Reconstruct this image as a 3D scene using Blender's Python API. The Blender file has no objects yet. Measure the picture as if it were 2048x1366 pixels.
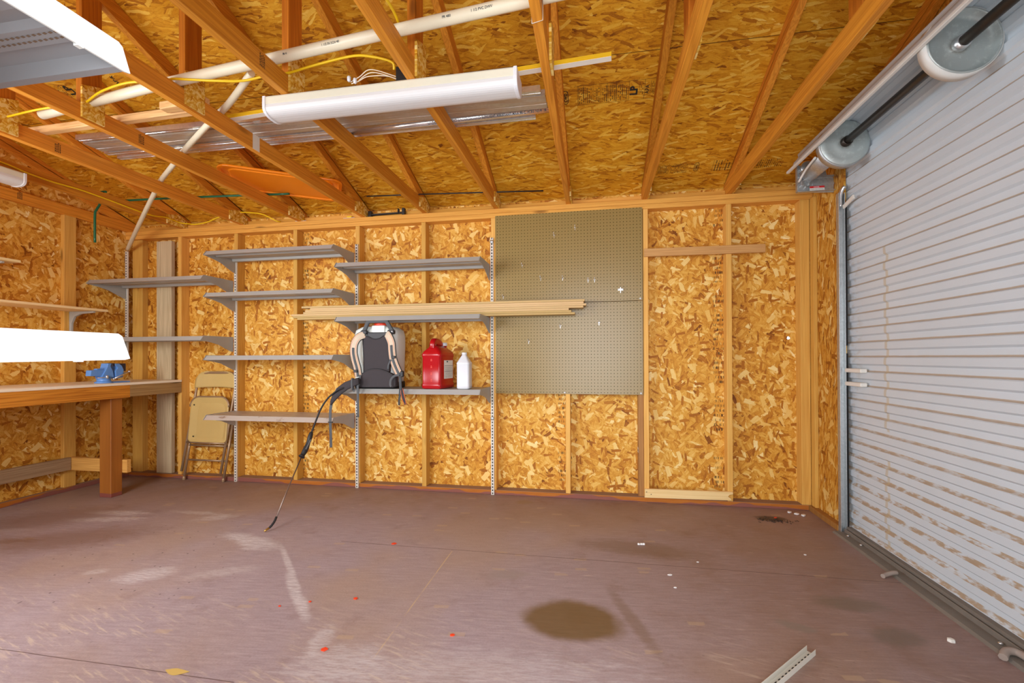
import bpy, bmesh, math, random
from mathutils import Vector, Matrix
random.seed(7)
sc = bpy.context.scene
COL = sc.collection
PI = math.pi

# ------------------------------------------------------------------ mesh helper
class MB:
    def __init__(s):
        s.v = []; s.f = []; s.sm = []
    def add(s, vs, fs, smooth=False):
        o = len(s.v)
        s.v += [tuple(p) for p in vs]
        for f in fs:
            s.f.append(tuple(i + o for i in f)); s.sm.append(smooth)
        return s
    def box(s, x0, x1, y0, y1, z0, z1):
        x0, x1 = min(x0, x1), max(x0, x1); y0, y1 = min(y0, y1), max(y0, y1); z0, z1 = min(z0, z1), max(z0, z1)
        v = [(x0,y0,z0),(x1,y0,z0),(x1,y1,z0),(x0,y1,z0),(x0,y0,z1),(x1,y0,z1),(x1,y1,z1),(x0,y1,z1)]
        return s.add(v, [(0,3,2,1),(4,5,6,7),(0,1,5,4),(1,2,6,5),(2,3,7,6),(3,0,4,7)])
    def bar(s, p, q, w, h, up=(0,0,1)):
        """rectangular bar from p to q; w across, h along the up direction"""
        p = Vector(p); q = Vector(q); d = (q-p).normalized()
        side = d.cross(Vector(up)).normalized(); u = side.cross(d).normalized()
        vs = []
        for c in (p, q):
            for a, b in ((-1,-1),(1,-1),(1,1),(-1,1)):
                vs.append(c + side*(a*w/2) + u*(b*h/2))
        return s.add(vs, [(0,1,2,3),(7,6,5,4),(0,4,5,1),(1,5,6,2),(2,6,7,3),(3,7,4,0)])
    def prism(s, poly, axis, a0, a1):
        """poly: 2D points; axis x -> (y,z), y -> (x,z), z -> (x,y)"""
        n = len(poly)
        def P(p, a):
            return {'x': (a, p[0], p[1]), 'y': (p[0], a, p[1]), 'z': (p[0], p[1], a)}[axis]
        vs = [P(p, a0) for p in poly] + [P(p, a1) for p in poly]
        fs = [tuple(range(n)), tuple(range(2*n-1, n-1, -1))]
        for i in range(n):
            j = (i+1) % n
            fs.append((i, i+n, j+n, j))
        return s.add(vs, fs)
    def tube(s, pts, r, seg=10, caps=True, flat=None, upv=None):
        """round tube along pts; r number or list; flat=(w,h) gives an elliptic/flat section"""
        pts = [Vector(p) for p in pts]; n = len(pts)
        rr = r if isinstance(r, (list, tuple)) else [r]*n
        T = []
        for i in range(n):
            a = pts[max(i-1, 0)]; b = pts[min(i+1, n-1)]
            T.append((b-a).normalized())
        ref = Vector(upv) if upv else (Vector((0,0,1)) if abs(T[0].z) < .9 else Vector((1,0,0)))
        N = (ref - T[0]*ref.dot(T[0])).normalized()
        vs = []; fs = []
        for i in range(n):
            if upv:
                N = (ref - T[i]*ref.dot(T[i]))
                N = N.normalized() if N.length > 1e-6 else Vector((1,0,0))
            else:
                N = (N - T[i]*N.dot(T[i])).normalized()
            B = T[i].cross(N)
            for k in range(seg):
                a = 2*PI*k/seg
                if flat:
                    ca, sa = math.cos(a), math.sin(a)
                    e = .45
                    cx = math.copysign(abs(ca)**e, ca)*flat[0]/2*rr[i]; cy = math.copysign(abs(sa)**e, sa)*flat[1]/2*rr[i]
                    vs.append(pts[i] + B*cx + N*cy)
                else:
                    vs.append(pts[i] + N*(math.cos(a)*rr[i]) + B*(math.sin(a)*rr[i]))
        for i in range(n-1):
            for k in range(seg):
                k2 = (k+1) % seg
                fs.append((i*seg+k, i*seg+k2, (i+1)*seg+k2, (i+1)*seg+k))
        s.add(vs, fs, True)
        if caps:
            o = len(s.v) - n*seg
            s.f.append(tuple(o+k for k in range(seg-1, -1, -1))); s.sm.append(False)
            s.f.append(tuple(o+(n-1)*seg+k for k in range(seg))); s.sm.append(False)
        return s
    def lathe(s, prof, center, axis='z', seg=32, caps=True, smooth=True):
        """prof: list of (r, a) along the axis"""
        cx, cy, cz = center; vs = []; fs = []; n = len(prof)
        for r, a in prof:
            for k in range(seg):
                t = 2*PI*k/seg; c, d = r*math.cos(t), r*math.sin(t)
                vs.append({'z': (cx+c, cy+d, cz+a), 'y': (cx+c, cy+a, cz+d), 'x': (cx+a, cy+c, cz+d)}[axis])
        for i in range(n-1):
            for k in range(seg):
                k2 = (k+1) % seg
                fs.append((i*seg+k, i*seg+k2, (i+1)*seg+k2, (i+1)*seg+k))
        s.add(vs, fs, smooth)
        o = len(s.v) - n*seg
        if caps:
            s.f.append(tuple(o+k for k in range(seg-1, -1, -1))); s.sm.append(False)
            s.f.append(tuple(o+(n-1)*seg+k for k in range(seg))); s.sm.append(False)
        return s
    def loft(s, rings, smooth=True, caps=True):
        n = len(rings[0]); vs = [p for r in rings for p in r]; fs = []
        for i in range(len(rings)-1):
            for k in range(n):
                k2 = (k+1) % n
                fs.append((i*n+k, i*n+k2, (i+1)*n+k2, (i+1)*n+k))
        s.add(vs, fs, smooth)
        o = len(s.v) - len(vs)
        if caps:
            s.f.append(tuple(o+k for k in range(n-1, -1, -1))); s.sm.append(False)
            s.f.append(tuple(o+(len(rings)-1)*n+k for k in range(n))); s.sm.append(False)
        return s
    def strip(s, prof, axis, a0, a1, smooth=False):
        """open sheet: 2D profile swept along an axis"""
        n = len(prof)
        def P(p, a):
            return {'x': (a, p[0], p[1]), 'y': (p[0], a, p[1]), 'z': (p[0], p[1], a)}[axis]
        vs = [P(p, a0) for p in prof] + [P(p, a1) for p in prof]
        return s.add(vs, [(i, i+1, n+i+1, n+i) for i in range(n-1)], smooth)

OFF = {}
def tag(o, label=None, cat=None, group=None, kind=None):
    if label: o['label'] = label
    if cat: o['category'] = cat
    if group: o['group'] = group
    if kind: o['kind'] = kind
    return o
def build(name, mb, mat, parent=None, bevel=0, solid=0, seg=1, at=None):
    """link the collected shapes as ONE mesh object; coordinates are world coordinates"""
    me = bpy.data.meshes.new(name)
    if parent is not None:
        off = OFF[parent.name]
    elif at is not None:
        off = Vector(at)
    else:
        xs = [p[0] for p in mb.v]; ys = [p[1] for p in mb.v]; zs = [p[2] for p in mb.v]
        off = Vector(((min(xs)+max(xs))/2, (min(ys)+max(ys))/2, min(zs)))
    me.from_pydata([(p[0]-off.x, p[1]-off.y, p[2]-off.z) for p in mb.v], [], mb.f)
    me.polygons.foreach_set('use_smooth', mb.sm)
    bm = bmesh.new(); bm.from_mesh(me)
    bmesh.ops.recalc_face_normals(bm, faces=bm.faces); bm.to_mesh(me); bm.free()
    me.update()
    o = bpy.data.objects.new(name, me); COL.objects.link(o)
    if mat: me.materials.append(mat)
    if parent is not None: o.parent = parent
    else: o.location = off
    OFF[o.name] = off
    if solid:
        m = o.modifiers.new('thickness', 'SOLIDIFY'); m.thickness = solid; m.offset = 0
    if bevel:
        m = o.modifiers.new('soft_edge', 'BEVEL'); m.width = bevel; m.segments = seg; m.limit_method = 'ANGLE'; m.angle_limit = math.radians(40)
    return o
def thing(name, loc, label, cat, group=None):
    o = bpy.data.objects.new(name, None); COL.objects.link(o)
    o.location = loc; o.empty_display_size = .05
    OFF[o.name] = Vector(loc)
    return tag(o, label, cat, group)
def copy_tree(root, loc, label=None, group=None):
    """a copy of a thing with copies of its parts and sub-parts"""
    r = root.copy(); COL.objects.link(r); r.location = loc
    if label: r['label'] = label
    if group: r['group'] = group
    for ch in list(root.children):
        c = ch.copy(); COL.objects.link(c); c.parent = r
        for g in ch.children:
            d = g.copy(); COL.objects.link(d); d.parent = c
    return r
def rbox_ring(cx, cy, hx, hy, r, z, n=5):
    out = []
    for qx, qy, a0 in ((1,1,0),(-1,1,PI/2),(-1,-1,PI),(1,-1,1.5*PI)):
        for i in range(n):
            a = a0 + PI/2*i/(n-1)
            out.append((cx+qx*(hx-r)+r*math.cos(a), cy+qy*(hy-r)+r*math.sin(a), z))
    return out
def smooth_path(pts, n=6):
    """Catmull-Rom through the points"""
    P = [Vector(p) for p in pts]; out = []
    for i in range(len(P)-1):
        p0 = P[max(i-1,0)]; p1 = P[i]; p2 = P[i+1]; p3 = P[min(i+2,len(P)-1)]
        for k in range(n):
            t = k/n
            out.append(.5*((2*p1)+(p2-p0)*t+(2*p0-5*p1+4*p2-p3)*t*t+(3*p1-p0-3*p2+p3)*t**3))
    out.append(P[-1]); return out

# ------------------------------------------------------------------ node helper
class NT:
    def __init__(s, name):
        s.mat = bpy.data.materials.new(name); s.mat.use_nodes = True
        s.nt = s.mat.node_tree; s.nt.nodes.clear()
        s.out = s.nt.nodes.new('ShaderNodeOutputMaterial')
        s.bsdf = s.nt.nodes.new('ShaderNodeBsdfPrincipled')
        s.nt.links.new(s.bsdf.outputs[0], s.out.inputs[0])
    def node(s, t, **kw):
        n = s.nt.nodes.new(t)
        for k, v in kw.items(): setattr(n, k, v)
        return n
    def put(s, sock, v):
        if isinstance(v, bpy.types.NodeSocket): s.nt.links.new(v, sock)
        elif v is not None:
            if sock.type == 'RGBA' and len(v) == 3: v = (*v, 1)
            sock.default_value = v
    def m(s, op, a, b=None, c=None, clamp=False):
        n = s.node('ShaderNodeMath', operation=op, use_clamp=clamp)
        s.put(n.inputs[0], a)
        if b is not None: s.put(n.inputs[1], b)
        if c is not None: s.put(n.inputs[2], c)
        return n.outputs[0]
    def vm(s, op, a, b=None):
        n = s.node('ShaderNodeVectorMath', operation=op)
        s.put(n.inputs[0], a)
        if b is not None: s.put(n.inputs['Scale'] if op == 'SCALE' else n.inputs[1], b)
        return n.outputs[0] if op not in ('LENGTH', 'DISTANCE', 'DOT_PRODUCT') else n.outputs['Value']
    def mix(s, f, a, b, mode='MIX'):
        n = s.node('ShaderNodeMix', data_type='RGBA', blend_type=mode)
        s.put(n.inputs[0], f); s.put(n.inputs[6], a); s.put(n.inputs[7], b)
        return n.outputs[2]
    def mixf(s, f, a, b):
        n = s.node('ShaderNodeMix', data_type='FLOAT')
        s.put(n.inputs[0], f); s.put(n.inputs[2], a); s.put(n.inputs[3], b)
        return n.outputs[0]
    def ramp(s, f, stops, interp='LINEAR'):
        n = s.node('ShaderNodeValToRGB'); cr = n.color_ramp; cr.interpolation = interp
        while len(cr.elements) < len(stops): cr.elements.new(.5)
        for e, (p, c) in zip(cr.elements, stops):
            e.position = p; e.color = (*c, 1) if len(c) == 3 else c
        s.put(n.inputs[0], f); return n.outputs[0]
    def step(s, f, lo, hi):
        n = s.node('ShaderNodeMapRange', interpolation_type='SMOOTHSTEP')
        s.put(n.inputs[0], f); n.inputs[1].default_value = lo; n.inputs[2].default_value = hi
        n.inputs[3].default_value = 0; n.inputs[4].default_value = 1
        return n.outputs[0]
    def noise(s, vec, scale=5, detail=2, rough=.5, dist=0, dims='3D'):
        n = s.node('ShaderNodeTexNoise', noise_dimensions=dims)
        s.put(n.inputs['Vector'], vec); n.inputs['Scale'].default_value = scale
        n.inputs['Detail'].default_value = detail; n.inputs['Roughness'].default_value = rough
        n.inputs['Distortion'].default_value = dist
        return n.outputs[0]
    def obj(s):
        return s.node('ShaderNodeTexCoord').outputs['Object']
    def sep(s, v):
        n = s.node('ShaderNodeSeparateXYZ'); s.put(n.inputs[0], v); return n.outputs
    def comb(s, x=0, y=0, z=0):
        n = s.node('ShaderNodeCombineXYZ'); s.put(n.inputs[0], x); s.put(n.inputs[1], y); s.put(n.inputs[2], z); return n.outputs[0]
    def map(s, v, loc=(0,0,0), rot=(0,0,0), scale=(1,1,1)):
        n = s.node('ShaderNodeMapping'); s.put(n.inputs[0], v)
        n.inputs[1].default_value = loc; n.inputs[2].default_value = rot; n.inputs[3].default_value = scale
        return n.outputs[0]
    def rnd(s):
        return s.node('ShaderNodeObjectInfo').outputs['Random']
    def set(s, **kw):
        names = {'color': 'Base Color', 'rough': 'Roughness', 'metal': 'Metallic', 'spec': 'Specular IOR Level', 'emit': 'Emission Color',
                 'emits': 'Emission Strength', 'trans': 'Transmission Weight', 'alpha': 'Alpha', 'coat': 'Coat Weight', 'sub': 'Subsurface Weight'}
        for k, v in kw.items(): s.put(s.bsdf.inputs[names[k]], v)
        return s
    def bump(s, h, strength=.3, dist=.002):
        n = s.node('ShaderNodeBump'); s.put(n.inputs['Height'], h)
        n.inputs['Strength'].default_value = strength; n.inputs['Distance'].default_value = dist
        s.nt.links.new(n.outputs[0], s.bsdf.inputs['Normal'])
    def ell(s, xy, cx, cy, rx, ry, ang=0, soft=.3, wob=0, wscale=12, noi=None):
        """soft elliptic mask, edge broken up by noise"""
        v = s.map(s.vm('SUBTRACT', xy, (cx, cy, 0)), rot=(0, 0, -ang))
        v = s.vm('MULTIPLY', v, (1/rx, 1/ry, 0))
        d = s.vm('LENGTH', v)
        if wob:
            nn = noi if noi is not None else s.noise(xy, wscale, 3, .6)
            d = s.m('ADD', d, s.m('MULTIPLY', s.m('SUBTRACT', nn, .5), wob))
        n = s.node('ShaderNodeMapRange', interpolation_type='SMOOTHSTEP'); s.put(n.inputs[0], d)
        n.inputs[1].default_value = 1+soft; n.inputs[2].default_value = max(0, 1-soft); n.inputs[3].default_value = 0; n.inputs[4].default_value = 1
        return n.outputs[0]
def lin(r, g, b):
    f = lambda c: (c/255/12.92 if c/255 <= .04045 else ((c/255+.055)/1.055)**2.4)
    return (f(r), f(g), f(b))
def simple(name, col, rough=.5, metal=0, var=0, vs=8, spec=.5, bump=0):
    t = NT(name); c = col
    if var:
        n = t.noise(t.obj(), vs, 4, .6)
        f = t.m('MULTIPLY_ADD', n, 2*var, 1-var)
        c = t.vm('MULTIPLY', col, t.comb(f, f, f))
        if bump: t.bump(t.noise(t.obj(), vs*6, 3, .6), bump, .001)
    t.set(color=c, rough=rough, metal=metal, spec=spec)
    return t.mat
# ------------------------------------------------------------------ materials
def osb(name, plane, angs, stops, shift=0.0, lx=9.0, ly=30.0, stamp=None, streak=None):
    """oriented strand board: layers of randomly tinted strands at several angles"""
    t = NT(name); o = t.sep(t.obj())
    i, j = {'xz': (0, 2), 'yz': (1, 2), 'xy': (0, 1)}[plane]
    uv = t.comb(t.m('ADD', o[i], 11.3+shift), t.m('ADD', o[j], 7.7), 0)
    wn = t.node('ShaderNodeTexNoise', noise_dimensions='2D'); t.put(wn.inputs['Vector'], uv)
    wn.inputs['Scale'].default_value = 7; wn.inputs['Detail'].default_value = 3
    warp = t.vm('SCALE', t.vm('SUBTRACT', wn.outputs['Color'], (.5, .5, 0)), .034)
    uvw = t.vm('ADD', uv, warp)
    val = t.m('MULTIPLY_ADD', t.noise(uv, 28, 3, .65, dims='2D'), .9, .03)
    for k, (ang, fx, fy, thr) in enumerate(angs):
        v = t.vm('MULTIPLY', t.map(uvw, loc=(k*3.17+shift, k*1.73, 0), rot=(0, 0, math.radians(ang))), (lx*fx, ly*fy, 1))
        vo = t.node('ShaderNodeTexVoronoi', voronoi_dimensions='2D', distance='CHEBYCHEV')
        t.put(vo.inputs['Vector'], v); vo.inputs['Scale'].default_value = 1; vo.inputs['Randomness'].default_value = 1
        c = t.sep(vo.outputs['Color'])
        gr = t.noise(t.vm('MULTIPLY', v, (.9, 5.5, 1)), 1.0, 2, .6, dims='2D')
        tone = t.m('ADD', t.m('ADD', t.m('MULTIPLY', t.m('POWER', t.m('SUBTRACT', c[1], .5), 3), 2.6), t.m('MULTIPLY_ADD', c[2], .26, .14)), t.m('MULTIPLY', gr, .40))
        tone = t.m('SUBTRACT', tone, t.m('MULTIPLY', t.step(vo.outputs['Distance'], .30, .60), .11))
        val = t.mixf(t.m('GREATER_THAN', c[0], thr), val, tone)
    # a few broad pale strands and a few dark ones lying on top
    for k, (ang, fx, fy, thr, lo, hi) in enumerate(((angs[0][0]+63, 1.2, .95, .945, .56, .80), (angs[0][0]+8, 1.3, 1.0, .95, .58, .84), (angs[0][0]-58, 1.25, .8, .95, .54, .80), (angs[0][0]-20, 1.4, 1.4, .955, .08, .24), (angs[0][0]+80, 1.5, 1.6, .96, .08, .24)) if plane != 'xy' else ((9, .9, 1.8, .94, .56, .82), (-24, 1.0, 1.8, .95, .10, .26), (28, 1.0, 1.7, .965, .6, .84), (-7, .8, 1.5, .95, .55, .78))):
        v = t.vm('MULTIPLY', t.map(uvw, loc=(k*5.3+1.1+shift, k*2.9, 0), rot=(0, 0, math.radians(ang))), (lx*fx, ly*fy, 1))
        vo = t.node('ShaderNodeTexVoronoi', voronoi_dimensions='2D', distance='CHEBYCHEV')
        t.put(vo.inputs['Vector'], v); vo.inputs['Scale'].default_value = 1; vo.inputs['Randomness'].default_value = .9
        c = t.sep(vo.outputs['Color']); gr = t.noise(t.vm('MULTIPLY', v, (.9, 5.5, 1)), 1.0, 2, .6, dims='2D')
        val = t.mixf(t.m('MULTIPLY', t.m('GREATER_THAN', c[0], thr), t.m('LESS_THAN', vo.outputs['Distance'], .46)), val, t.m('MULTIPLY_ADD', c[1], (hi-lo)*.6, t.m('MULTIPLY_ADD', gr, (hi-lo)*.6, lo)))
    fine = t.noise(uv, 160, 2, .6, dims='2D')
    val = t.m('ADD', val, t.m('MULTIPLY_ADD', fine, .20, -.10))
    big = t.noise(uv, 1.1, 2, .5, dims='2D')
    val = t.m('ADD', val, t.m('MULTIPLY_ADD', big, .22, -.11))
    col = t.ramp(val, stops)
    if stamp: col = stamp(t, o, col)
    t.set(color=col, rough=.62, spec=.3)
    t.bump(val, .25, .0012)
    return t.mat
WALL = [(.0, lin(124,66,10)), (.18, lin(176,106,24)), (.40, lin(210,146,46)), (.60, lin(228,176,80)), (.80, lin(241,208,132)), (1, lin(250,231,180))]
CEIL = [(.0, lin(128,70,8)), (.18, lin(172,106,14)), (.38, lin(206,142,24)), (.62, lin(221,165,44)), (.86, lin(236,196,88)), (1, lin(246,218,138))]
LW = [(12,.8,.6,.3), (-64,.9,.75,.4), (78,1,.85,.45), (-22,1.1,1,.5), (40,1.2,1.1,.55), (101,1.3,1.3,.6), (-45,1.7,1.6,.68), (66,2.1,2.0,.78), (20,2.2,2.2,.82)]
LC = [(3,.6,1.0,.3), (-12,.75,1.4,.4), (16,.8,1.6,.45), (-4,.9,2.0,.45), (30,1.1,1.7,.6), (-28,1.2,1.9,.6), (8,1.4,2.6,.6), (-9,1.8,3.2,.65)]
def board_text(t, o, col):
    # faded ink grade marks that run up the sheets beside the studs: rows of short dashes
    row = t.m('FRACT', t.m('MULTIPLY', o[2], 27))
    ink = t.m('GREATER_THAN', t.noise(t.comb(t.m('MULTIPLY', o[0], 75), 0, t.m('FLOOR', t.m('MULTIPLY', o[2], 27))), 1.7, 2, .7), .53)
    ink = t.m('MULTIPLY', ink, t.m('LESS_THAN', row, .52))
    hole = t.m('GREATER_THAN', t.noise(t.comb(0, 0, t.m('MULTIPLY', o[2], 3.1)), 1, 1, .5), .47)
    tot = None
    for cx, hw in ((1.832, .038), (4.205, .055), (5.42, .062)):
        b = t.m('LESS_THAN', t.m('ABSOLUTE', t.m('SUBTRACT', o[0], cx)), hw)
        tot = b if tot is None else t.m('MAXIMUM', tot, b)
    f = t.m('MULTIPLY', t.m('MULTIPLY', ink, hole), t.m('MULTIPLY', tot, .85))
    return t.mix(f, col, lin(48, 38, 24))
M = {}
M['osb_back'] = osb('wall_strand_board', 'xz', LW, WALL, 0, stamp=board_text)
M['osb_left'] = osb('wall_strand_board_gable', 'yz', LW, WALL, 4.4)
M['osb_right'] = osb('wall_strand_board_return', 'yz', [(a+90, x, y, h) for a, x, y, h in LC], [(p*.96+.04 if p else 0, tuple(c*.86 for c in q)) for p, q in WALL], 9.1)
M['osb_roof'] = osb('roof_strand_board', 'xy', LC, CEIL, 2.2)
M['osb_plate'] = osb('gusset_strand_board', 'yz', LW, [(p*.6+.0, tuple(c*.9 for c in q)) for p, q in CEIL], 17.0, lx=20, ly=64)

def wood(name, axis, base, dark, knots=True, grey=0, ring=18, rough=.6, contrast=.55):
    t = NT(name); rn = t.rnd(); o = t.obj()
    sc_ = {'x': (.55, ring, ring), 'y': (ring, .55, ring), 'z': (ring, ring, .55)}[axis]
    off = t.comb(t.m('MULTIPLY', rn, 37.0), t.m('MULTIPLY', rn, 61.0), t.m('MULTIPLY', rn, 23.0))
    p = t.vm('ADD', o, off)
    v = t.vm('MULTIPLY', p, sc_)
    w = t.noise(v, 1.0, 3, .55, .5)
    bands = t.m('FRACT', t.m('MULTIPLY', w, 9.0))
    bands = t.m('MULTIPLY', t.m('ABSOLUTE', t.m('SUBTRACT', bands, .5)), 2)
    s2 = {'x': (2.5, 150, 150), 'y': (150, 2.5, 150), 'z': (150, 150, 2.5)}[axis]
    fine = t.noise(t.vm('MULTIPLY', p, s2), 1, 2, .6)
    f = t.m('ADD', t.m('MULTIPLY', bands, contrast), t.m('MULTIPLY_ADD', fine, .5, -.12), clamp=True)
    broad = t.noise(p, 1.7, 2, .5)
    f = t.m('ADD', f, t.m('MULTIPLY_ADD', broad, .5, -.25), clamp=True)
    col = t.mix(f, base, dark)
    if knots:
        ks = {'x': (2.6, 9, 9), 'y': (9, 2.6, 9), 'z': (9, 9, 2.6)}[axis]
        vo = t.node('ShaderNodeTexVoronoi'); t.put(vo.inputs['Vector'], t.vm('MULTIPLY', p, ks)); vo.inputs['Scale'].default_value = 1
        kc = t.sep(vo.outputs['Color'])[0]
        k = t.m('MULTIPLY', t.step(vo.outputs['Distance'], .22, .06), t.m('GREATER_THAN', kc, .72))
        col = t.mix(t.m('MULTIPLY', k, .75), col, tuple(c*.35 for c in dark))
    tone = t.m('MULTIPLY_ADD', rn, .3, .86)
    col = t.vm('MULTIPLY', col, t.comb(tone, tone, t.m('MULTIPLY', tone, tone)))
    t.set(color=col, rough=rough, spec=.3); t.bump(f, .15, .0006)
    return t.mat
STUD_L, STUD_D = lin(226,176,88), lin(194,132,48)
TR_L, TR_D = lin(222,150,48), lin(178,104,22)
M['stud'] = wood('stud_pine', 'z', STUD_L, STUD_D, contrast=.4)
M['plate'] = wood('plate_pine', 'x', lin(222,166,74), lin(188,122,40), contrast=.4)
M['truss_y'] = wood('truss_fir', 'y', TR_L, TR_D)
M['truss_z'] = wood('king_post_fir', 'z', lin(206,126,34), lin(160,84,16))
M['stud_dark'] = wood('stud_pine_brown', 'z', lin(180,128,70), lin(140,92,44))
M['pine_x'] = wood('pale_pine_board', 'x', lin(232,202,140), lin(206,164,94), contrast=.35)
M['pine_y'] = wood('pale_pine_shelf', 'y', lin(236,212,156), lin(208,170,104), contrast=.35)
M['rail'] = wood('tan_rail', 'x', lin(214,164,104), lin(178,122,70), knots=False, contrast=.4)
M['mdf'] = wood('fibreboard_strip', 'x', lin(204,172,118), lin(188,154,98), knots=False, contrast=.15, rough=.7)
M['grey_z'] = wood('weathered_board', 'z', lin(226,206,176), lin(184,160,130), rough=.8)
M['grey_y'] = wood('weathered_rail', 'y', lin(192,162,128), lin(136,104,76), rough=.8, ring=30)
M['bench_y'] = wood('bench_rim_fir', 'y', lin(212,142,46), lin(150,80,14))
M['bench_pale'] = wood('bench_rim_aged', 'y', lin(186,150,104), lin(140,104,66))
M['bench_top'] = wood('bench_top_ply', 'y', lin(250,240,222), lin(236,218,186), knots=False, contrast=.25)  # whitish ply; daylight on the top is put into its near-white colour
M['yellow_x'] = wood('stretcher_pine', 'x', lin(222,172,88), lin(190,130,54), knots=False)
def post_mat():
    t = NT('stained_post'); o = t.sep(t.obj())
    n = t.noise(t.vm('MULTIPLY', t.obj(), (22, 22, 1)), 1, 3, .6, .4)
    col = t.mix(n, lin(184,116,44), lin(136,76,22))
    col = t.mix(t.m('LESS_THAN', t.m('ADD', o[2], t.m('MULTIPLY', t.m('SUBTRACT', t.noise(t.obj(), 9), .5), .02)), .032), col, lin(136,74,66))
    t.set(color=col, rough=.5); return t.mat
M['post'] = post_mat()
def sole_mat(name, axis):
    # sole plates: floor paint slopped along the lower edge, dust lying on top
    t = NT(name); p = t.obj(); o = t.sep(p); g = t.sep(t.node('ShaderNodeNewGeometry').outputs['Normal'])
    n1 = t.noise(p, 1.3, 3, .6); n2 = t.noise(t.vm('MULTIPLY', p, (3, 3, 40)), 2, 3, .6)
    wood_c = t.mix(n2, lin(196,122,50), lin(150,80,26))
    lim = t.m('MULTIPLY_ADD', t.step(n1, .40, .60), .034, .003)
    paint = t.m('LESS_THAN', t.m('ADD', o[2], t.m('MULTIPLY', t.m('SUBTRACT', n2, .5), .014)), lim)
    c = t.mix(paint, wood_c, lin(140,86,74))
    c = t.mix(t.m('GREATER_THAN', g[2], .7), c, t.mix(n1, lin(156,122,94), lin(134,104,82)))
    t.set(color=c, rough=.75, spec=.2); return t.mat
M['sole'] = sole_mat('painted_sole_plate', 'x')

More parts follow.
